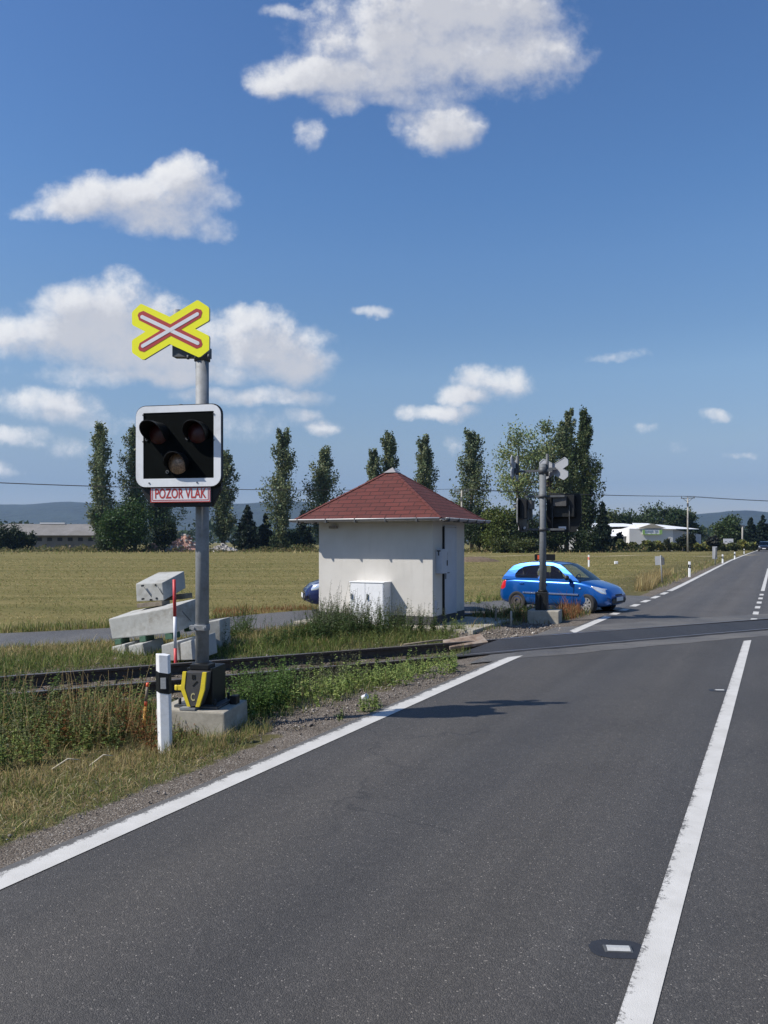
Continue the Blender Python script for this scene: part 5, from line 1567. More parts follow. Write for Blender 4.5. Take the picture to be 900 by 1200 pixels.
def clumped(pts, rng, amp=.25, thr=.45, sc=1.2):
    k = np.array([mnoise.noise(Vector((p[0] * sc, p[1] * sc, 3.3))) for p in pts]) * .5 + .5
    return pts[rng.random(len(pts)) < np.clip((k - thr + amp) / (2 * amp), 0.03, 1)]
def blades(pts, h, w, cols, rng, lean=.45, z_off=-.02, hv=.35):
    n = len(pts)
    z = hgt(pts[:, 0], pts[:, 1]) + z_off
    hh = h * np.exp(rng.normal(0, hv, n)); a = rng.uniform(0, 2 * np.pi, n); f = rng.uniform(0, 2 * np.pi, n)
    dx, dy = np.cos(a), np.sin(a); L = lean * np.abs(rng.normal(.6, .5, n)) * hh
    wx, wy = np.cos(f) * w, np.sin(f) * w
    B = np.stack([pts[:, 0], pts[:, 1], z], 1)
    wv = np.stack([wx, wy, np.zeros(n)], 1)
    mid = B + np.stack([dx * L * .35, dy * L * .35, hh * .6], 1)
    tip = B + np.stack([dx * L, dy * L, hh], 1)
    V = np.stack([B - wv, B + wv, mid - wv * .75, mid + wv * .75, tip], 1).reshape(-1, 3)
    i = np.arange(n)[:, None] * 5
    Ft = np.concatenate([i + [0, 1, 3], i + [0, 3, 2], i + [2, 3, 4]], 0)
    c = np.repeat(cols, 5, 0)
    return V, Ft, c
def palette(rng, n, cols, wts, v=.2):
    k = rng.choice(len(cols), n, p=np.array(wts) / sum(wts)); c = np.array(cols)[k]
    return np.clip(c * np.exp(rng.normal(0, v, (n, 1))), .003, .7)
GREEN = (.16, .205, .055); OLIVE = (.22, .21, .075); STRAW = (.46, .37, .18); DRY = (.36, .26, .12); DEEP = (.10, .15, .04); RUSTY = (.25, .10, .04)
class Mass:
    def __init__(self): self.V = []; self.F = []; self.C = []; self.n = 0
    def put(self, V, Ft, c): self.V.append(V); self.F.append(Ft + self.n); self.C.append(c); self.n += len(V)
    def quads(self, V, Fq, c): self.put(V, np.concatenate([Fq[:, [0, 1, 2]], Fq[:, [0, 2, 3]]]), c)
    def build(self, name, mat, label, cat):
        o = fast(name, np.concatenate(self.V), np.concatenate(self.F), mat, None, np.concatenate(self.C))
        return tag(o, label, cat, kind='stuff')
rng = np.random.default_rng(5)
def notroad(p, m=0.0):
    s = s_of(p[:, 0], p[:, 1]); return p[(s < -3.98 - m)]

# near verge
M1 = Mass()
p = notroad(area([(-260, 900), (0, 868), (140, 868), (280, 862), (300, 868), (255, 897), (140, 947), (0, 1003), (-260, 1110)], 26000, rng), .25)
s_ = s_of(p[:, 0], p[:, 1]); edge = np.clip((-4.2 - s_) / .9, 0, 1)
p = p[rng.random(len(p)) < .35 + .65 * edge]
dry = np.array([mnoise.noise(Vector((q[0] * 1.1, q[1] * 1.6, 7.7))) for q in p]) + .55 * np.clip((-4.7 - s_of(p[:, 0], p[:, 1])) / .8, -.6, 1)
cols = np.where((dry > .22 + .3 * (rng.random(len(p)) - .5))[:, None], palette(rng, len(p), [STRAW, DRY, OLIVE], [5, 3, 2]), palette(rng, len(p), [GREEN, OLIVE, STRAW, DEEP], [5, 4, 1, 2]))
M1.put(*blades(p, .045, .003, cols, rng, 1.1))
p = notroad(area([(-260, 868), (0, 835), (190, 842), (200, 900), (0, 930), (-260, 960)], 9000, rng), .5)
M1.put(*blades(p, .09, .0032, palette(rng, len(p), [STRAW, DRY, OLIVE, GREEN], [4, 3, 4, 3]), rng, .6))
# tufts close to the post and beside the footing
p = notroad(area([(180, 860), (300, 850), (330, 858), (300, 872), (200, 895)], 3500, rng), .5)
M1.put(*blades(p, .09, .003, palette(rng, len(p), [STRAW, OLIVE, GREEN, DRY], [4, 3, 4, 2]), rng, .8))
# grass below the weeds between the footing and the track
p = notroad(area([(205, 812), (300, 812), (340, 800), (545, 766), (560, 770), (430, 815), (300, 850), (280, 848), (260, 830)], 7000, rng), .55)
p = clumped(p, rng, .3, .5, 1.5)
M1.put(*blades(p, .12, .0035, palette(rng, len(p), [GREEN, DEEP, OLIVE, STRAW], [5, 3, 3, 1]), rng, .6))
p = area([(-200, 845), (0, 830), (200, 824), (210, 840), (0, 850), (-200, 880)], 6000, rng)
M1.put(*blades(p, .12, .004, palette(rng, len(p), [GREEN, OLIVE, DEEP, STRAW], [5, 3, 3, 1]), rng, .5))
# dead stalks and clippings lying about
p = notroad(area([(-260, 900), (0, 880), (140, 872), (300, 858), (300, 868), (255, 892), (140, 935), (0, 985), (-260, 1090)], 5000, rng), .3)
M1.put(*blades(p, .03, .003, palette(rng, len(p), [STRAW, DRY, (.5, .43, .28), (.2, .14, .08)], [4, 3, 2, 2]), rng, 3.2, 0.01))
p = area([(400, 774), (372, 742), (420, 738), (530, 746), (545, 754), (470, 764)], 5000, rng); p = p[np.abs(q_of(p[:, 0], p[:, 1])) > 1.0]
M1.put(*blades(p, .13, .0045, palette(rng, len(p), [GREEN, OLIVE, DEEP, STRAW], [5, 3, 3, 1]), rng, .8))
# the same verge carries on along the road, left of the view
n = 30000; ss = rng.uniform(-9.5, -4.55, n); tt = rng.uniform(-3, 7, n)
p = np.stack([ss * SX + tt * DX, ss * SY + tt * DY], 1)
p = p[(p[:, 1] < .3) | (CX + F * p[:, 0] / np.maximum(p[:, 1], .3) < -40)]
M1.put(*blades(p, .06, .0035, palette(rng, len(p), [STRAW, DRY, OLIVE, GREEN], [4, 2, 4, 4]), rng, 1.0))
M1.build('grass', 'grass', 'short green and straw coloured grass on the near verge', 'grass')

# strip between the track and the by-road
M2 = Mass()
def off_rails(p, m=1.3): return p[np.abs(q_of(p[:, 0], p[:, 1])) > m]
def off_hut(p):
    u = (p[:, 0] - 1.03) * SX + (p[:, 1] - 17.5) * SY; v = (p[:, 0] - 1.03) * DX + (p[:, 1] - 17.5) * DY
    return p[~((u > -2.98) & (u < .7) & (v > -.05) & (v < 2.4))]
p = off_hut(off_rails(area([(-330, 800), (0, 756), (130, 752), (250, 738), (372, 730), (400, 770), (300, 779), (0, 805), (-330, 846)], 32000, rng), 1.0))
p = p[~on_by(p[:, 0], p[:, 1])]
q = q_of(p[:, 0], p[:, 1])
far = np.clip((q - 2.0) / 1.6, 0, 1)
cols = np.where((rng.random(len(p)) < far * .75)[:, None], palette(rng, len(p), [STRAW, DRY, OLIVE], [4, 2, 3]), palette(rng, len(p), [GREEN, (.09, .14, .03), OLIVE], [5, 4, 2]))
M2.put(*blades(p, .10, .0055, cols, rng, .9))
p = off_hut(area([(250, 716), (372, 712), (372, 735), (300, 742), (250, 735)], 5000, rng)); p = p[~on_by(p[:, 0], p[:, 1])]
M2.put(*blades(p, .12, .007, palette(rng, len(p), [RUSTY, DRY, (.26, .13, .05), OLIVE], [4, 4, 3, 2]), rng, .6))
p = off_hut(area([(500, 736), (600, 727), (625, 730), (560, 750), (500, 752)], 1500, rng)); p = clumped(p, rng, .15, .55, 1.8)
M2.put(*blades(p, .14, .006, palette(rng, len(p), [OLIVE, GREEN, DRY], [3, 3, 2]), rng, .6))
p = area([(545, 716), (640, 712), (660, 716), (700, 712), (690, 722), (640, 732), (560, 728)], 2600, rng)
p = p[~on_by(p[:, 0], p[:, 1])]; p = notroad(p, .3)
M2.put(*blades(p, .16, .007, palette(rng, len(p), [OLIVE, DEEP, RUSTY, DRY], [3, 4, 2, 2]), rng, .6))
p = notroad(area([(655, 712), (684, 707), (690, 714), (672, 726), (655, 726)], 900, rng), .3)
M2.put(*blades(p, .3, .009, palette(rng, len(p), [RUSTY, (.3, .13, .06), DRY], [4, 4, 2]), rng, .6))
M2.build('grass', 'grass', 'green and dry grass between the railway and the side road', 'grass')

# hay field and the verge down the road
M3 = Mass()
p = area([(-300, 745), (0, 741), (130, 735), (350, 719), (548, 706), (640, 698), (745, 695), (880, 648), (560, 650), (0, 652), (-300, 655)], 60000, rng, False)
p = p[~on_by(p[:, 0], p[:, 1])]; p = notroad(p, .5)
sw = np.array([mnoise.noise(Vector((q[0] * .05 + q[1] * .2, (q[1] - q[0] * .21) * .32, 1))) for q in p])
cols = np.where((sw > rng.normal(.05, .25, len(p)))[:, None], palette(rng, len(p), [STRAW, DRY, OLIVE], [3, 2, 4]), palette(rng, len(p), [OLIVE, GREEN, (.15, .135, .04)], [5, 2, 4]))
V, Ft, c = blades(p, .08, .006, cols, rng, .8)
k = np.repeat(np.clip(p[:, 1] / 22, 1, 3.2), 5)          # further swathes are coarser
base = np.repeat(np.c_[p, hgt(p[:, 0], p[:, 1])], 5, 0)
V = base + (V - base) * np.stack([k * 1.5, k, .42 + .1 * (k - 1)], 1)
M3.put(V, Ft, c)
def tall(poly, n, h, w, cl, wt, lean=.5):
    global M3
    p = area(poly, n, rng); p = p[~on_by(p[:, 0], p[:, 1])]; p = notroad(p, .3)
    M3.put(*blades(p, h, w, palette(rng, len(p), cl, wt), rng, lean))
tall([(742, 697), (748, 682), (790, 672), (775, 680), (765, 690)], 2600, .36, .011, [(.36, .27, .11), STRAW, DRY], [4, 4, 2])
tall([(785, 691), (800, 678), (850, 659), (885, 646), (870, 645), (840, 655), (780, 676), (770, 688)], 9000, .16, .012, [STRAW, OLIVE, DRY, GREEN], [4, 4, 2, 2])
tall([(545, 712), (592, 707), (590, 701), (545, 706)], 900, .2, .01, [GREEN, OLIVE, STRAW], [4, 3, 2])
tall([(0, 744), (130, 738), (350, 721), (350, 716), (130, 732), (0, 738)], 4500, .14, .008, [GREEN, OLIVE, STRAW], [4, 3, 2])
tall([(-100, 652), (100, 649), (540, 649), (690, 650), (720, 648), (690, 645), (540, 644), (100, 644), (-100, 645)], 5000, .3, .05, [OLIVE, STRAW, GREEN, DRY], [4, 4, 3, 2], 1.2)
n = 16000; fx = rng.uniform(-200, 760, n); yy = rng.uniform(134, 150, n); xx = (fx - CX) / F * yy
tt = .55 + .4 * np.sin(xx * .31) + .35 * np.sin(xx * .83 + 1) + .3 * np.sin(xx * 1.9 + yy)
C = np.stack([xx, yy, hgt(xx, yy) + np.clip(tt, .15, 1.4) * rng.random(n)], 1)
V, Fq = leafquads(C, .16 * np.exp(rng.normal(0, .3, n)), .7, 0, rng)
M3.quads(V, Fq, np.repeat(palette(rng, n, [(.11, .115, .04), (.17, .145, .06), (.07, .095, .03), (.26, .2, .1)], [4, 3, 3, 2]), 4, 0))
M3.build('grass', 'grass', 'mown yellow green hay field beyond the side road', 'grass')

# leafy weeds
def plants(Ms, pts, h, nl, lsize, cl, wt, rng, spread=.12, droop=.3, stem=(.08, .09, .03), spike=False, tipcol=None):
    for (x, y) in pts:
        z0 = gz(x, y) - .02; hh = h * math.exp(rng.normal(0, .25)); a = rng.uniform(0, 6.3); L = rng.uniform(.0, .25) * hh
        ns = rng.integers(2, 5)
        for s in range(ns):
            a = rng.uniform(0, 6.3); L = abs(rng.normal(.22, .15)) * hh; h2 = hh * rng.uniform(.65, 1.05)
            B = np.array([x + rng.normal(0, .02), y + rng.normal(0, .02), z0]); T_ = B + np.array([math.cos(a) * L, math.sin(a) * L, h2])
            w = .0035
            V = np.array([B + [-w, 0, 0], B + [w, 0, 0], T_ + [w * .4, 0, 0], T_ + [-w * .4, 0, 0], B + [0, -w, 0], B + [0, w, 0], T_ + [0, w * .4, 0], T_ + [0, -w * .4, 0]])
            Ms.quads(V, np.array([[0, 1, 2, 3], [4, 5, 6, 7]]), np.tile(stem, (8, 1)))
            n = max(4, int(nl / ns)); f = rng.random(n) ** .8
            C = B + (T_ - B) * f[:, None]
            taper = (1 - .65 * f)
            an = rng.uniform(0, 6.3, n); out = np.stack([np.cos(an), np.sin(an), rng.normal(.25, .35, n)], 1)
            ln = lsize * taper * np.exp(rng.normal(0, .25, n))
            base = C; tip = C + out * ln[:, None] * 2
            side = np.cross(out, np.array([0, 0, 1.0])) + rng.normal(0, .4, (n, 3)); side /= np.linalg.norm(side, axis=1)[:, None] + 1e-9
            mid = base + (tip - base) * .45; mid[:, 2] += ln * .15; tip[:, 2] -= ln * droop
            V = np.stack([base, mid + side * ln[:, None] * .42, tip, mid - side * ln[:, None] * .42], 1).reshape(-1, 3)
            c = palette(rng, n, cl, wt)
            if tipcol is not None:
                tk = f > .72; c[tk] = palette(rng, int(tk.sum()), [tipcol], [1])
            Ms.quads(V, np.arange(4 * n).reshape(n, 4), np.repeat(c, 4, 0))
WG = [(0.235, 0.297, 0.090), (0.317, 0.366, 0.124), (0.138, 0.207, 0.062)]
W1 = Mass()
plants(W1, area([(-230, 850), (0, 850), (60, 848), (150, 850), (150, 876), (60, 895), (0, 905), (-230, 935)], 230, rng), .42, 110, .026, WG + [(0.179, 0.166, 0.055)], [4, 3, 3, 1], rng, tipcol=(0.166, 0.179, 0.083))
plants(W1, area([(-230, 830), (0, 832), (40, 832), (40, 870), (0, 880), (-230, 905)], 70, rng), .60, 150, .034, [DEEP, (0.069, 0.124, 0.030), (0.048, 0.090, 0.025)], [4, 3, 3], rng)
plants(W1, area([(40, 852), (120, 850), (185, 858), (182, 880), (110, 880), (40, 885)], 55, rng), .34, 60, .024, [RUSTY, (0.166, 0.069, 0.030), (0.221, 0.124, 0.041), OLIVE], [4, 3, 2, 2], rng, tipcol=(0.193, 0.069, 0.030))
plants(W1, area([(-100, 846), (170, 842), (180, 872), (0, 900), (-100, 915)], 90, rng), .5, 34, .016, [STRAW, OLIVE, (0.414, 0.276, 0.138)], [3, 3, 2], rng, stem=(0.552, 0.414, 0.207))
plants(W1, area([(60, 838), (180, 836), (180, 856), (60, 860)], 60, rng), .36, 60, .026, WG + [RUSTY], [3, 3, 2, 1.5], rng)
plants(W1, area([(185, 868), (245, 862), (250, 868), (190, 884)], 22, rng), .16, 36, .02, WG + [RUSTY, DRY], [2, 2, 2, 2, 2], rng)
W1.build('weeds', 'weed', 'tall leafy weeds with rusty dock stems left of the roadside post', 'weeds')
WG2 = [tuple(min(.6, v * 1.3) for v in c) for c in WG]
W2 = Mass()
plants(W2, area([(262, 835), (300, 822), (340, 812), (345, 826), (300, 846), (275, 850)], 70, rng), .46, 100, .032, [(0.124, 0.214, 0.055), (0.179, 0.262, 0.083), (0.090, 0.152, 0.041)], [4, 3, 3], rng)
plants(W2, area([(340, 812), (420, 795), (440, 800), (400, 822), (345, 832)], 55, rng), .40, 80, .030, WG2, [4, 3, 3], rng, tipcol=(0.138, 0.138, 0.083))
plants(W2, area([(420, 798), (530, 776), (545, 784), (480, 804), (430, 812)], 60, rng), .28, 70, .028, WG2, [4, 3, 3], rng)
plants(W2, area([(420, 826), (440, 824), (445, 832), (424, 836)], 12, rng), .16, 50, .022, WG2, [4, 3, 3], rng)
plants(W2, area([(395, 838), (412, 836), (412, 843), (398, 845)], 4, rng), .1, 30, .018, WG2, [4, 3, 3], rng)
p = area([(150, 800), (540, 762), (545, 768), (150, 816)], 150, rng); plants(W2, p, .17, 30, .018, WG2 + [RUSTY], [3, 3, 3, 2], rng)
W2.build('weeds', 'weed', 'bright green nettles along the rail right of the near signal', 'weeds')
W3 = Mass()
p = off_hut(area([(368, 752), (372, 738), (420, 738), (500, 742), (535, 744), (530, 752), (420, 760)], 190, rng)); p = p[np.abs(q_of(p[:, 0], p[:, 1])) > 1.3]
plants(W3, p, .62, 80, .036, [(0.083, 0.131, 0.048), (0.110, 0.166, 0.062), (0.138, 0.186, 0.076)], [4, 3, 2], rng, tipcol=(0.152, 0.166, 0.097))
p = off_hut(area([(300, 758), (372, 742), (375, 760), (310, 770)], 70, rng)); p = p[np.abs(q_of(p[:, 0], p[:, 1])) > 1.3]
plants(W3, p, .4, 50, .03, [(0.083, 0.138, 0.039), (0.110, 0.166, 0.055), DEEP], [4, 3, 2], rng)
p = area([(400, 768), (372, 748), (530, 750), (545, 754), (470, 762)], 40, rng); p = p[np.abs(q_of(p[:, 0], p[:, 1])) > 1.0]
plants(W3, p, .28, 50, .026, WG, [4, 3, 2], rng)
p = off_hut(area([(515, 742), (540, 738), (545, 745), (520, 752)], 14, rng)); plants(W3, p, .3, 50, .03, WG, [4, 3, 2], rng)
p = off_hut(area([(255, 748), (290, 735), (300, 742), (262, 760)], 30, rng)); plants(W3, p, .45, 60, .035, [DEEP, (0.069, 0.110, 0.041)], [4, 3], rng)
W3.build('weeds', 'weed', 'dark green mugwort in front of the hut wall', 'weeds')
W4 = Mass()
plants(W4, notroad(area([(548, 722), (600, 716), (650, 722), (640, 730), (560, 728)], 60, rng), .4), .3, 60, .035, [DEEP, (0.062, 0.097, 0.034), (0.097, 0.124, 0.041)], [4, 3, 2], rng)
plants(W4, area([(545, 709), (592, 703), (592, 700), (545, 706)], 12, rng), .35, 60, .04, WG, [4, 3, 2], rng)
W4.build('weeds', 'weed', 'low dark weeds around the footing of the far signal', 'weeds')

# loose stones
def stones():
    rng = np.random.default_rng(9)
    base = np.array([(1, 0, 0), (-1, 0, 0), (0, 1, 0), (0, -1, 0), (0, 0, 1), (0, 0, -1)], float)
    Ft = np.array([(0, 2, 4), (2, 1, 4), (1, 3, 4), (3, 0, 4), (2, 0, 5), (1, 2, 5), (3, 1, 5), (0, 3, 5)])
    sets = []
    def shoulder(n, s0, s1, t0, t1, sz):
        s = rng.uniform(s0, s1, n); t = rng.uniform(t0, t1, n)
        sets.append((np.stack([s * SX + t * DX, s * SY + t * DY], 1), sz))
    shoulder(2600, -4.5, -3.9, 2.0, 12.5, .0036)
    shoulder(500, -4.6, -3.95, 2.2, 12.5, .006)
    shoulder(160, -4.9, -4.0, 2.5, 12.5, .008)
    shoulder(160, -3.95, -3.2, 2.5, 10, .005)
    sets.append((area([(520, 748), (640, 728), (665, 738), (620, 755), (570, 768)], 1600, rng), .016))
    sets.append((area([(290, 845), (420, 808), (520, 785), (540, 790), (400, 842), (330, 860)], 1800, rng), .008))
    # ballast
    k = rng.uniform(-16, 6.5, 6500); q = rng.normal(0, .95, 6500)
    bp = np.stack([RC[0] + TX * k + RN[0] * q, RC[1] + TY * k + RN[1] * q], 1)
    bp = bp[s_of(bp[:, 0], bp[:, 1]) < -5.0]; sets.append((bp, .02))
    Vs = []; Cs = []
    for P, sz in sets:
        P = P[~((np.abs(q_of(P[:, 0], P[:, 1])) < 1.2) & (s_of(P[:, 0], P[:, 1]) > -5.0) & (sz > .01))]
        n = len(P); s = sz * np.exp(rng.normal(0, .4, (n, 1, 1)))
        V = base[None] * (1 + rng.uniform(-.45, .45, (n, 6, 3)) * .6) * s
        an = rng.uniform(0, 6.3, n); c, si = np.cos(an), np.sin(an)
        X = V[:, :, 0] * c[:, None] - V[:, :, 1] * si[:, None]; Y = V[:, :, 0] * si[:, None] + V[:, :, 1] * c[:, None]
        Z = V[:, :, 2] * .7 + hgt(P[:, 0], P[:, 1])[:, None] + sz * .15
        Vs.append(np.stack([X + P[:, :1], Y + P[:, 1:], Z], 2).reshape(-1, 3))
        Cs.append(np.repeat(palette(rng, n, [(.17, .14, .115), (.23, .2, .17), (.11, .09, .075), (.34, .31, .27)], [4, 3, 3, 1]), 6, 0))
    V = np.concatenate(Vs); n = len(V) // 6
    Fa = (Ft[None] + np.arange(n)[:, None, None] * 6).reshape(-1, 3)
    o = fast('gravel', V, Fa, 'stonecol', None, np.concatenate(Cs)); tag(o, 'loose gravel on the road shoulder and the trackbed', 'gravel', kind='stuff')
def vcolmat(name):
    m, nt, b, N, L = newmat(name); a = N.new('ShaderNodeAttribute'); a.attribute_name = 'col'
    n = noise(nt, coords(nt), 60, 3, .6)
    L.new(mixc(nt, .5, a.outputs['Color'], ramp(nt, n, [(.3, (.7,) * 3), (.7, (1.25,) * 3)]), 'MULTIPLY'), b.inputs['Base Color']); b.inputs['Roughness'].default_value = .9
    return m
M['stonecol'] = vcolmat('loose_stone')
stones()

# ================================================================ SMALL THINGS
def road_stud(px, py, lab):
    g = G(px, py); s, t0 = s_of(g.x, g.y), t_of(g.x, g.y)
    t = thing('road_stud', lab, 'road stud', (g.x, g.y, float(prof(t0)) + .004), -rad(4), 'reflective studs beside the centre line')
    n = 28; V = []; rr = random.Random(3)
    out = [(.125 * (1 if abs(math.cos(a)) < .5 else 1) * math.copysign(abs(math.cos(a)) ** .7, math.cos(a)), .085 * math.copysign(abs(math.sin(a)) ** .7, math.sin(a))) for a in (2 * math.pi * k / n for k in range(n))]
    b = MB(); b.add([(x * (1 + rr.uniform(-.05, .05)), y * (1 + rr.uniform(-.05, .05)), .0015) for x, y in out] + [(0, 0, .0045)], [(i, (i + 1) % n, n) for i in range(n)], 0, True)
    b.build('bitumen_patch', 'bitumen', t)
    # body with two reflective wedge faces
    w, d, h = .064, .032, .012
    b = MB(); b.hexa([Vector(p) for p in ((-w, -d, .003), (-w * .94, -d * .45, h), (-w, d, .003), (-w * .94, d * .45, h), (w, -d, .003), (w * .94, -d * .45, h), (w, d, .003), (w * .94, d * .45, h))])
    b.build('stud_body', 'bracket', t, bevel=.002)
    b = MB(); b.hexa([Vector(p) for p in ((-w * .8, -d * .93, .0075), (-w * .8, -d * .42, h + .003), (-w * .8, -d * .5, .005), (-w * .8, d * .35, h + .001), (w * .8, -d * .93, .0075), (w * .8, -d * .42, h + .003), (w * .8, -d * .5, .005), (w * .8, d * .35, h + .001))])
    b.build('reflector', 'studwhite', t)
M['studwhite'] = simple('stud_reflector', (.46, .46, .44), .35, .1, var=.1, scale=80)
road_stud(724, 1113.5, 'reflective road stud in a dark bitumen patch nearest the viewer')
road_stud(843, 809.5, 'small reflective road stud near the crossing, by the centre line')
g = G(424, 821)
b = MB(); b.cyl((0, 0, .0), (0, 0, .085), .026, .034, 16); b.ring([(.037 * math.cos(2 * math.pi * k / 16), .037 * math.sin(2 * math.pi * k / 16)) for k in range(16)], [(.03 * math.cos(2 * math.pi * k / 16), .03 * math.sin(2 * math.pi * k / 16)) for k in range(16)], 0, .006, 0, Matrix.Translation((0, 0, .087)) @ Matrix.Rotation(rad(-90), 4, 'X'))
o = b.build('paper_cup', 'signwhite'); o.location = (g.x, g.y, g.z + .03); o.rotation_euler = (rad(70), rad(20), rad(40))
tag(o, 'white paper cup thrown down among the weeds by the road', 'cup')
g = G(722, 661)
b = MB().box((0, 0, .1), (.28, .22, .24)); o = b.build('marker_stone', 'signwhite', bevel=.05); o.location = g
tag(o, 'small white boundary stone in the mown field past the blue car', 'stone')
# weedy earth mound right of the hut
def mound():
    g = G(554, 658)
    rr = random.Random(8); b = MB(); n = 22; m = 6; V = []
    for j in range(m):
        f = j / (m - 1)
        for i in range(n):
            a = 2 * math.pi * i / n; r = (1 - f ** 1.5) * (1 + .12 * rr.uniform(-1, 1))
            V.append((2.6 * r * math.cos(a), 1.3 * r * math.sin(a), -.1 + .5 * math.sin(f * math.pi / 2) + rr.uniform(-.05, .05)))
    b.add(V, [(j * n + i, j * n + (i + 1) % n, (j + 1) * n + (i + 1) % n, (j + 1) * n + i) for j in range(m - 1) for i in range(n)], 0, True)
    o = b.build('earth_mound', 'soil'); o.location = g; tag(o, 'low brown earth mound in the field right of the hut', 'mound')
mound()
# dead twigs in the weeds
rr = random.Random(5)
b = MB()
for (px, py, dx, dz) in ((12, 866, .16, .2), (20, 850, -.14, .12), (25, 860, .1, .16), (60, 905, .2, .06), (105, 900, .18, .07)):
    p = G(px, py) ; p.z += .02
    q = p + Vector((dx, rr.uniform(-.1, .1), dz)); m = p.lerp(q, .5) + Vector((.02, 0, .05))
    b.tube([p, m, q], [.007, .006, .003], 6)
M['straw'] = simple('bleached_stem', (.5, .44, .33), .8, var=.15)
tag(b.build('dead_stems', 'straw'), 'bleached dead stems lying on the verge grass', 'dead stems', kind='stuff')

# ================================================================ AIR, SKY, SUN, CAMERA
SUN_AZ_VEC = Vector((-3.75, -1.16, 0)).normalized(); SUN_EL = rad(46)
def haze():
    m = bpy.data.materials.new('haze_air'); m.use_nodes = True; nt = m.node_tree; nt.nodes.clear()
    out = nt.nodes.new('ShaderNodeOutputMaterial'); pv = nt.nodes.new('ShaderNodeVolumePrincipled')
    pv.inputs['Color'].default_value = (.42, .64, 1, 1); pv.inputs['Density'].default_value = HAZE_D; pv.inputs['Anisotropy'].default_value = .2
    nt.links.new(pv.outputs[0], out.inputs['Volume'])
    M['haze'] = m
    b = MB(); b.box((0, 300, 119), (8800, 8200, 250)); o = b.build('haze', 'haze'); tag(o, kind='stuff')
HAZE_D = 1.0e-4

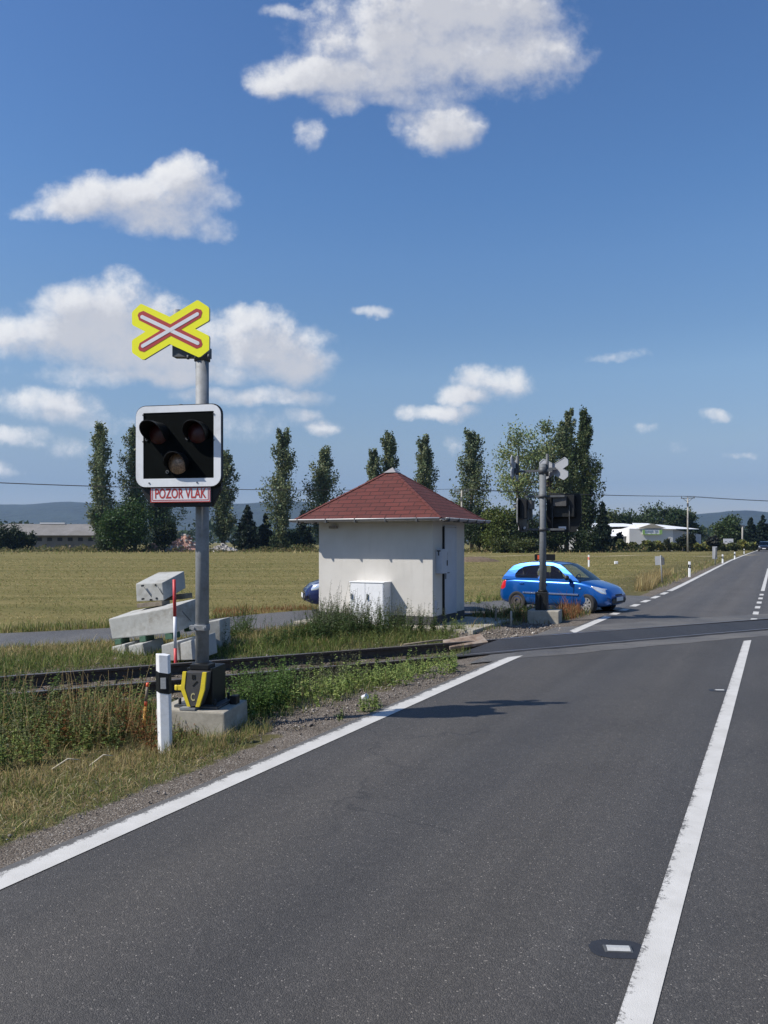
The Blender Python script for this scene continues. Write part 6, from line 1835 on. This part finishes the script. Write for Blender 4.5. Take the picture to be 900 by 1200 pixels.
def world():
    w = bpy.data.worlds.new('World'); SC.world = w; w.use_nodes = True; nt = w.node_tree; N, L = nt.nodes, nt.links
    bg = N['Background']
    sky = N.new('ShaderNodeTexSky'); sky.sky_type = 'NISHITA'; sky.sun_disc = False
    sky.sun_elevation = SUN_EL; sky.sun_rotation = math.atan2(SUN_AZ_VEC.x, SUN_AZ_VEC.y)
    sky.altitude = 300; sky.air_density = 1.0; sky.dust_density = .2; sky.ozone_density = 3.5
    # clouds live on the sky dome, by direction
    lobes = [(480, 48, 120, 55, 1), (560, 66, 115, 42, 1), (405, 88, 110, 26, 1), (330, 94, 46, 18, .9), (520, 12, 140, 50, 1), (625, 62, 62, 26, .9), (590, 8, 60, 40, 1), (515, 148, 46, 29, .95), (495, 114, 70, 14, .6), (396, 122, 26, 13, .6), (358, 155, 20, 16, .55), (350, 16, 34, 9, .4),
             (160, 228, 100, 28, 1), (212, 214, 52, 28, 1), (85, 240, 60, 16, .8), (185, 252, 62, 22, .85), (258, 264, 30, 14, .5),
             (118, 370, 92, 42, 1), (60, 392, 75, 30, .95), (180, 404, 110, 42, 1), (300, 402, 78, 36, 1), (338, 424, 46, 28, .95), (300, 374, 44, 20, .8), (190, 438, 150, 16, .8),
             (300, 467, 74, 12, .75), (345, 490, 26, 11, .6), (376, 504, 24, 8, .6), (58, 474, 64, 20, .8), (15, 510, 42, 12, .65), (80, 520, 22, 14, .55), (5, 550, 26, 9, .45), (110, 488, 30, 10, .5), (230, 500, 120, 16, .4),
             (578, 446, 44, 22, .95), (512, 482, 38, 11, .85), (545, 462, 32, 14, .8), (436, 368, 21, 9, .62), (730, 421, 40, 6, .36), (840, 490, 15, 7, .42), (752, 504, 14, 6, .32), (797, 527, 12, 7, .3), (865, 537, 22, 5, .34), (532, 527, 9, 12, .35)]
    gtree = bpy.data.node_groups.new('cloud_density', 'ShaderNodeTree')
    gtree.interface.new_socket('uv', in_out='INPUT', socket_type='NodeSocketVector'); gtree.interface.new_socket('d', in_out='OUTPUT', socket_type='NodeSocketFloat')
    gi = gtree.nodes.new('NodeGroupInput'); go = gtree.nodes.new('NodeGroupOutput')
    def vm(op, a, b=None):
        n = gtree.nodes.new('ShaderNodeVectorMath'); n.operation = op
        for i, v in enumerate((a, b)):
            if v is None: continue
            if hasattr(v, 'node'): gtree.links.new(v, n.inputs[i])
            else: n.inputs[i].default_value = v
        return n.outputs['Value'] if op == 'DOT_PRODUCT' else n.outputs['Vector']
    # ragged edges: bend the coordinates with noise
    nz = gtree.nodes.new('ShaderNodeTexNoise'); nz.inputs['Scale'].default_value = 9; nz.inputs['Detail'].default_value = 7; nz.inputs['Roughness'].default_value = .62
    gtree.links.new(gi.outputs[0], nz.inputs['Vector'])
    wob = vm('MULTIPLY', vm('SUBTRACT', nz.outputs['Color'], (.5, .5, .5)), (.075, .055, 0))
    uv = vm('ADD', gi.outputs[0], wob)
    acc = None
    for (px, py, rx, ry, st) in lobes:
        d = vm('MULTIPLY', vm('SUBTRACT', uv, ((px - CX) / F, (HY - py) / F, 0)), (F / rx / 1.25, F / ry / 1.25, 0))
        q = vm('DOT_PRODUCT', d, d)
        v = math_(gtree, 'MULTIPLY_ADD', q, -st, st)
        if acc is None: acc = v
        else:
            m = gtree.nodes.new('ShaderNodeMath'); m.operation = 'SMOOTH_MAX'; m.inputs[2].default_value = .25
            gtree.links.new(acc, m.inputs[0]); gtree.links.new(v, m.inputs[1]); acc = m.outputs[0]
    acc = math_(gtree, 'MAXIMUM', acc, -1.0)
    n1 = gtree.nodes.new('ShaderNodeTexNoise'); n1.inputs['Scale'].default_value = 17; n1.inputs['Detail'].default_value = 11; n1.inputs['Roughness'].default_value = .63
    gtree.links.new(gi.outputs[0], n1.inputs['Vector'])
    dd = math_(gtree, 'ADD', math_(gtree, 'MULTIPLY', acc, 1.5), math_(gtree, 'MULTIPLY', math_(gtree, 'SUBTRACT', n1.outputs['Fac'], .53), 2.7))
    gtree.links.new(dd, go.inputs[0])
    tc = N.new('ShaderNodeTexCoord'); sp = N.new('ShaderNodeSeparateXYZ'); L.new(tc.outputs['Generated'], sp.inputs[0])
    ysafe = math_(nt, 'MAXIMUM', sp.outputs['Y'], .02)
    cb = N.new('ShaderNodeCombineXYZ'); L.new(math_(nt, 'DIVIDE', sp.outputs['X'], ysafe), cb.inputs[0]); L.new(math_(nt, 'DIVIDE', sp.outputs['Z'], ysafe), cb.inputs[1])
    def dens(off):
        g_ = N.new('ShaderNodeGroup'); g_.node_tree = gtree
        a = N.new('ShaderNodeVectorMath'); a.operation = 'ADD'; a.inputs[1].default_value = off
        L.new(cb.outputs[0], a.inputs[0]); L.new(a.outputs[0], g_.inputs[0]); return g_.outputs[0]
    d0 = dens((0, 0, 0)); d1 = dens((-.020, .026, 0)); d2 = dens((-.008, .010, 0))
    sm = N.new('ShaderNodeMapRange'); sm.interpolation_type = 'SMOOTHSTEP'; sm.inputs[1].default_value = -.12; sm.inputs[2].default_value = 1.55
    L.new(d0, sm.inputs[0])
    hd = N.new('ShaderNodeMapRange'); hd.interpolation_type = 'SMOOTHSTEP'; hd.inputs[1].default_value = -.04; hd.inputs[2].default_value = 1.2; L.new(d0, hd.inputs[0])
    kk = N.new('ShaderNodeMapRange'); kk.interpolation_type = 'SMOOTHSTEP'; kk.inputs[1].default_value = .05; kk.inputs[2].default_value = .7; L.new(math_(nt, 'SUBTRACT', d0, d1), kk.inputs[0])
    mxa = N.new('ShaderNodeMix'); L.new(kk.outputs[0], mxa.inputs[0]); L.new(sm.outputs[0], mxa.inputs[2]); L.new(hd.outputs[0], mxa.inputs[3])
    front = math_(nt, 'GREATER_THAN', sp.outputs['Y'], .05); up = math_(nt, 'GREATER_THAN', sp.outputs['Z'], 0)
    alpha = math_(nt, 'MULTIPLY', math_(nt, 'MULTIPLY', mxa.outputs[0], .93), math_(nt, 'MULTIPLY', front, up))
    # light passing through: cloud matter towards the sun darkens
    oc = math_(nt, 'ADD', math_(nt, 'MULTIPLY', math_(nt, 'MAXIMUM', d1, 0), .55), math_(nt, 'MULTIPLY', math_(nt, 'MAXIMUM', d2, 0), .35))
    oc = math_(nt, 'ADD', oc, math_(nt, 'MULTIPLY', math_(nt, 'SUBTRACT', noise(nt, cb.outputs[0], 16, 7, .65, .3), .5), 1.5))
    shade = ramp(nt, oc, [(0, (1.0, 1.0, 1.0)), (.4, (.90, .90, .92)), (1.3, (.66, .67, .72))])
    cl = mixc(nt, 1, shade, (CLOUD,) * 3, 'MULTIPLY')
    hs = N.new('ShaderNodeHueSaturation'); hs.inputs['Saturation'].default_value = 1.25; hs.inputs['Value'].default_value = 1.0
    L.new(sky.outputs[0], hs.inputs['Color'])
    air = ramp(nt, sp.outputs['Z'], [(0, (.50, .46, .60)), (.07, (.585, .52, .62)), (.12, (1.0, .75, .69)), (.2, (1.45, 1.02, .86)), (.25, (1.46, 1.04, .90)), (.33, (1.6, 1.14, 1.02)), (.40, (1.58, 1.15, 1.07)), (.53, (1.66, 1.14, 1.10)), (1, (1.66, 1.14, 1.1))])
    skyc = mixc(nt, 1, hs.outputs[0], air, 'MULTIPLY')          # hazier, bluer air low down
    L.new(mixc(nt, alpha, skyc, cl), bg.inputs['Color'])
    bg.inputs['Strength'].default_value = SKY_S
SKY_S = .085; CLOUD = .61 / SKY_S
world()
haze()
su = bpy.data.lights.new('sun', 'SUN'); su.energy = 3.7; su.angle = rad(.53); su.color = (1, .955, .88)
so = bpy.data.objects.new('sun', su); COL.objects.link(so)
sd = Vector((SUN_AZ_VEC.x * math.cos(SUN_EL), SUN_AZ_VEC.y * math.cos(SUN_EL), math.sin(SUN_EL)))
so.rotation_euler = sd.to_track_quat('Z', 'Y').to_euler(); so.location = (0, 0, 60)

cam = bpy.data.cameras.new('camera'); cam.sensor_fit = 'VERTICAL'; cam.sensor_height = 36; cam.lens = F / 1200 * 36
cam.shift_y = 35 / 1200; cam.clip_start = .05; cam.clip_end = 20000
co = bpy.data.objects.new('camera', cam); COL.objects.link(co); co.location = (0, 0, H); co.rotation_euler = (rad(90), 0, 0)
SC.camera = co
vs = SC.view_settings; vs.view_transform = 'Standard'; vs.look = 'None'; vs.exposure = .6; vs.gamma = 1; vs.use_curve_mapping = False
SC.cycles.use_denoising = True
SC.cycles.max_bounces = 8; SC.cycles.diffuse_bounces = 3; SC.cycles.glossy_bounces = 3; SC.cycles.transparent_max_bounces = 12; SC.cycles.volume_bounces = 1
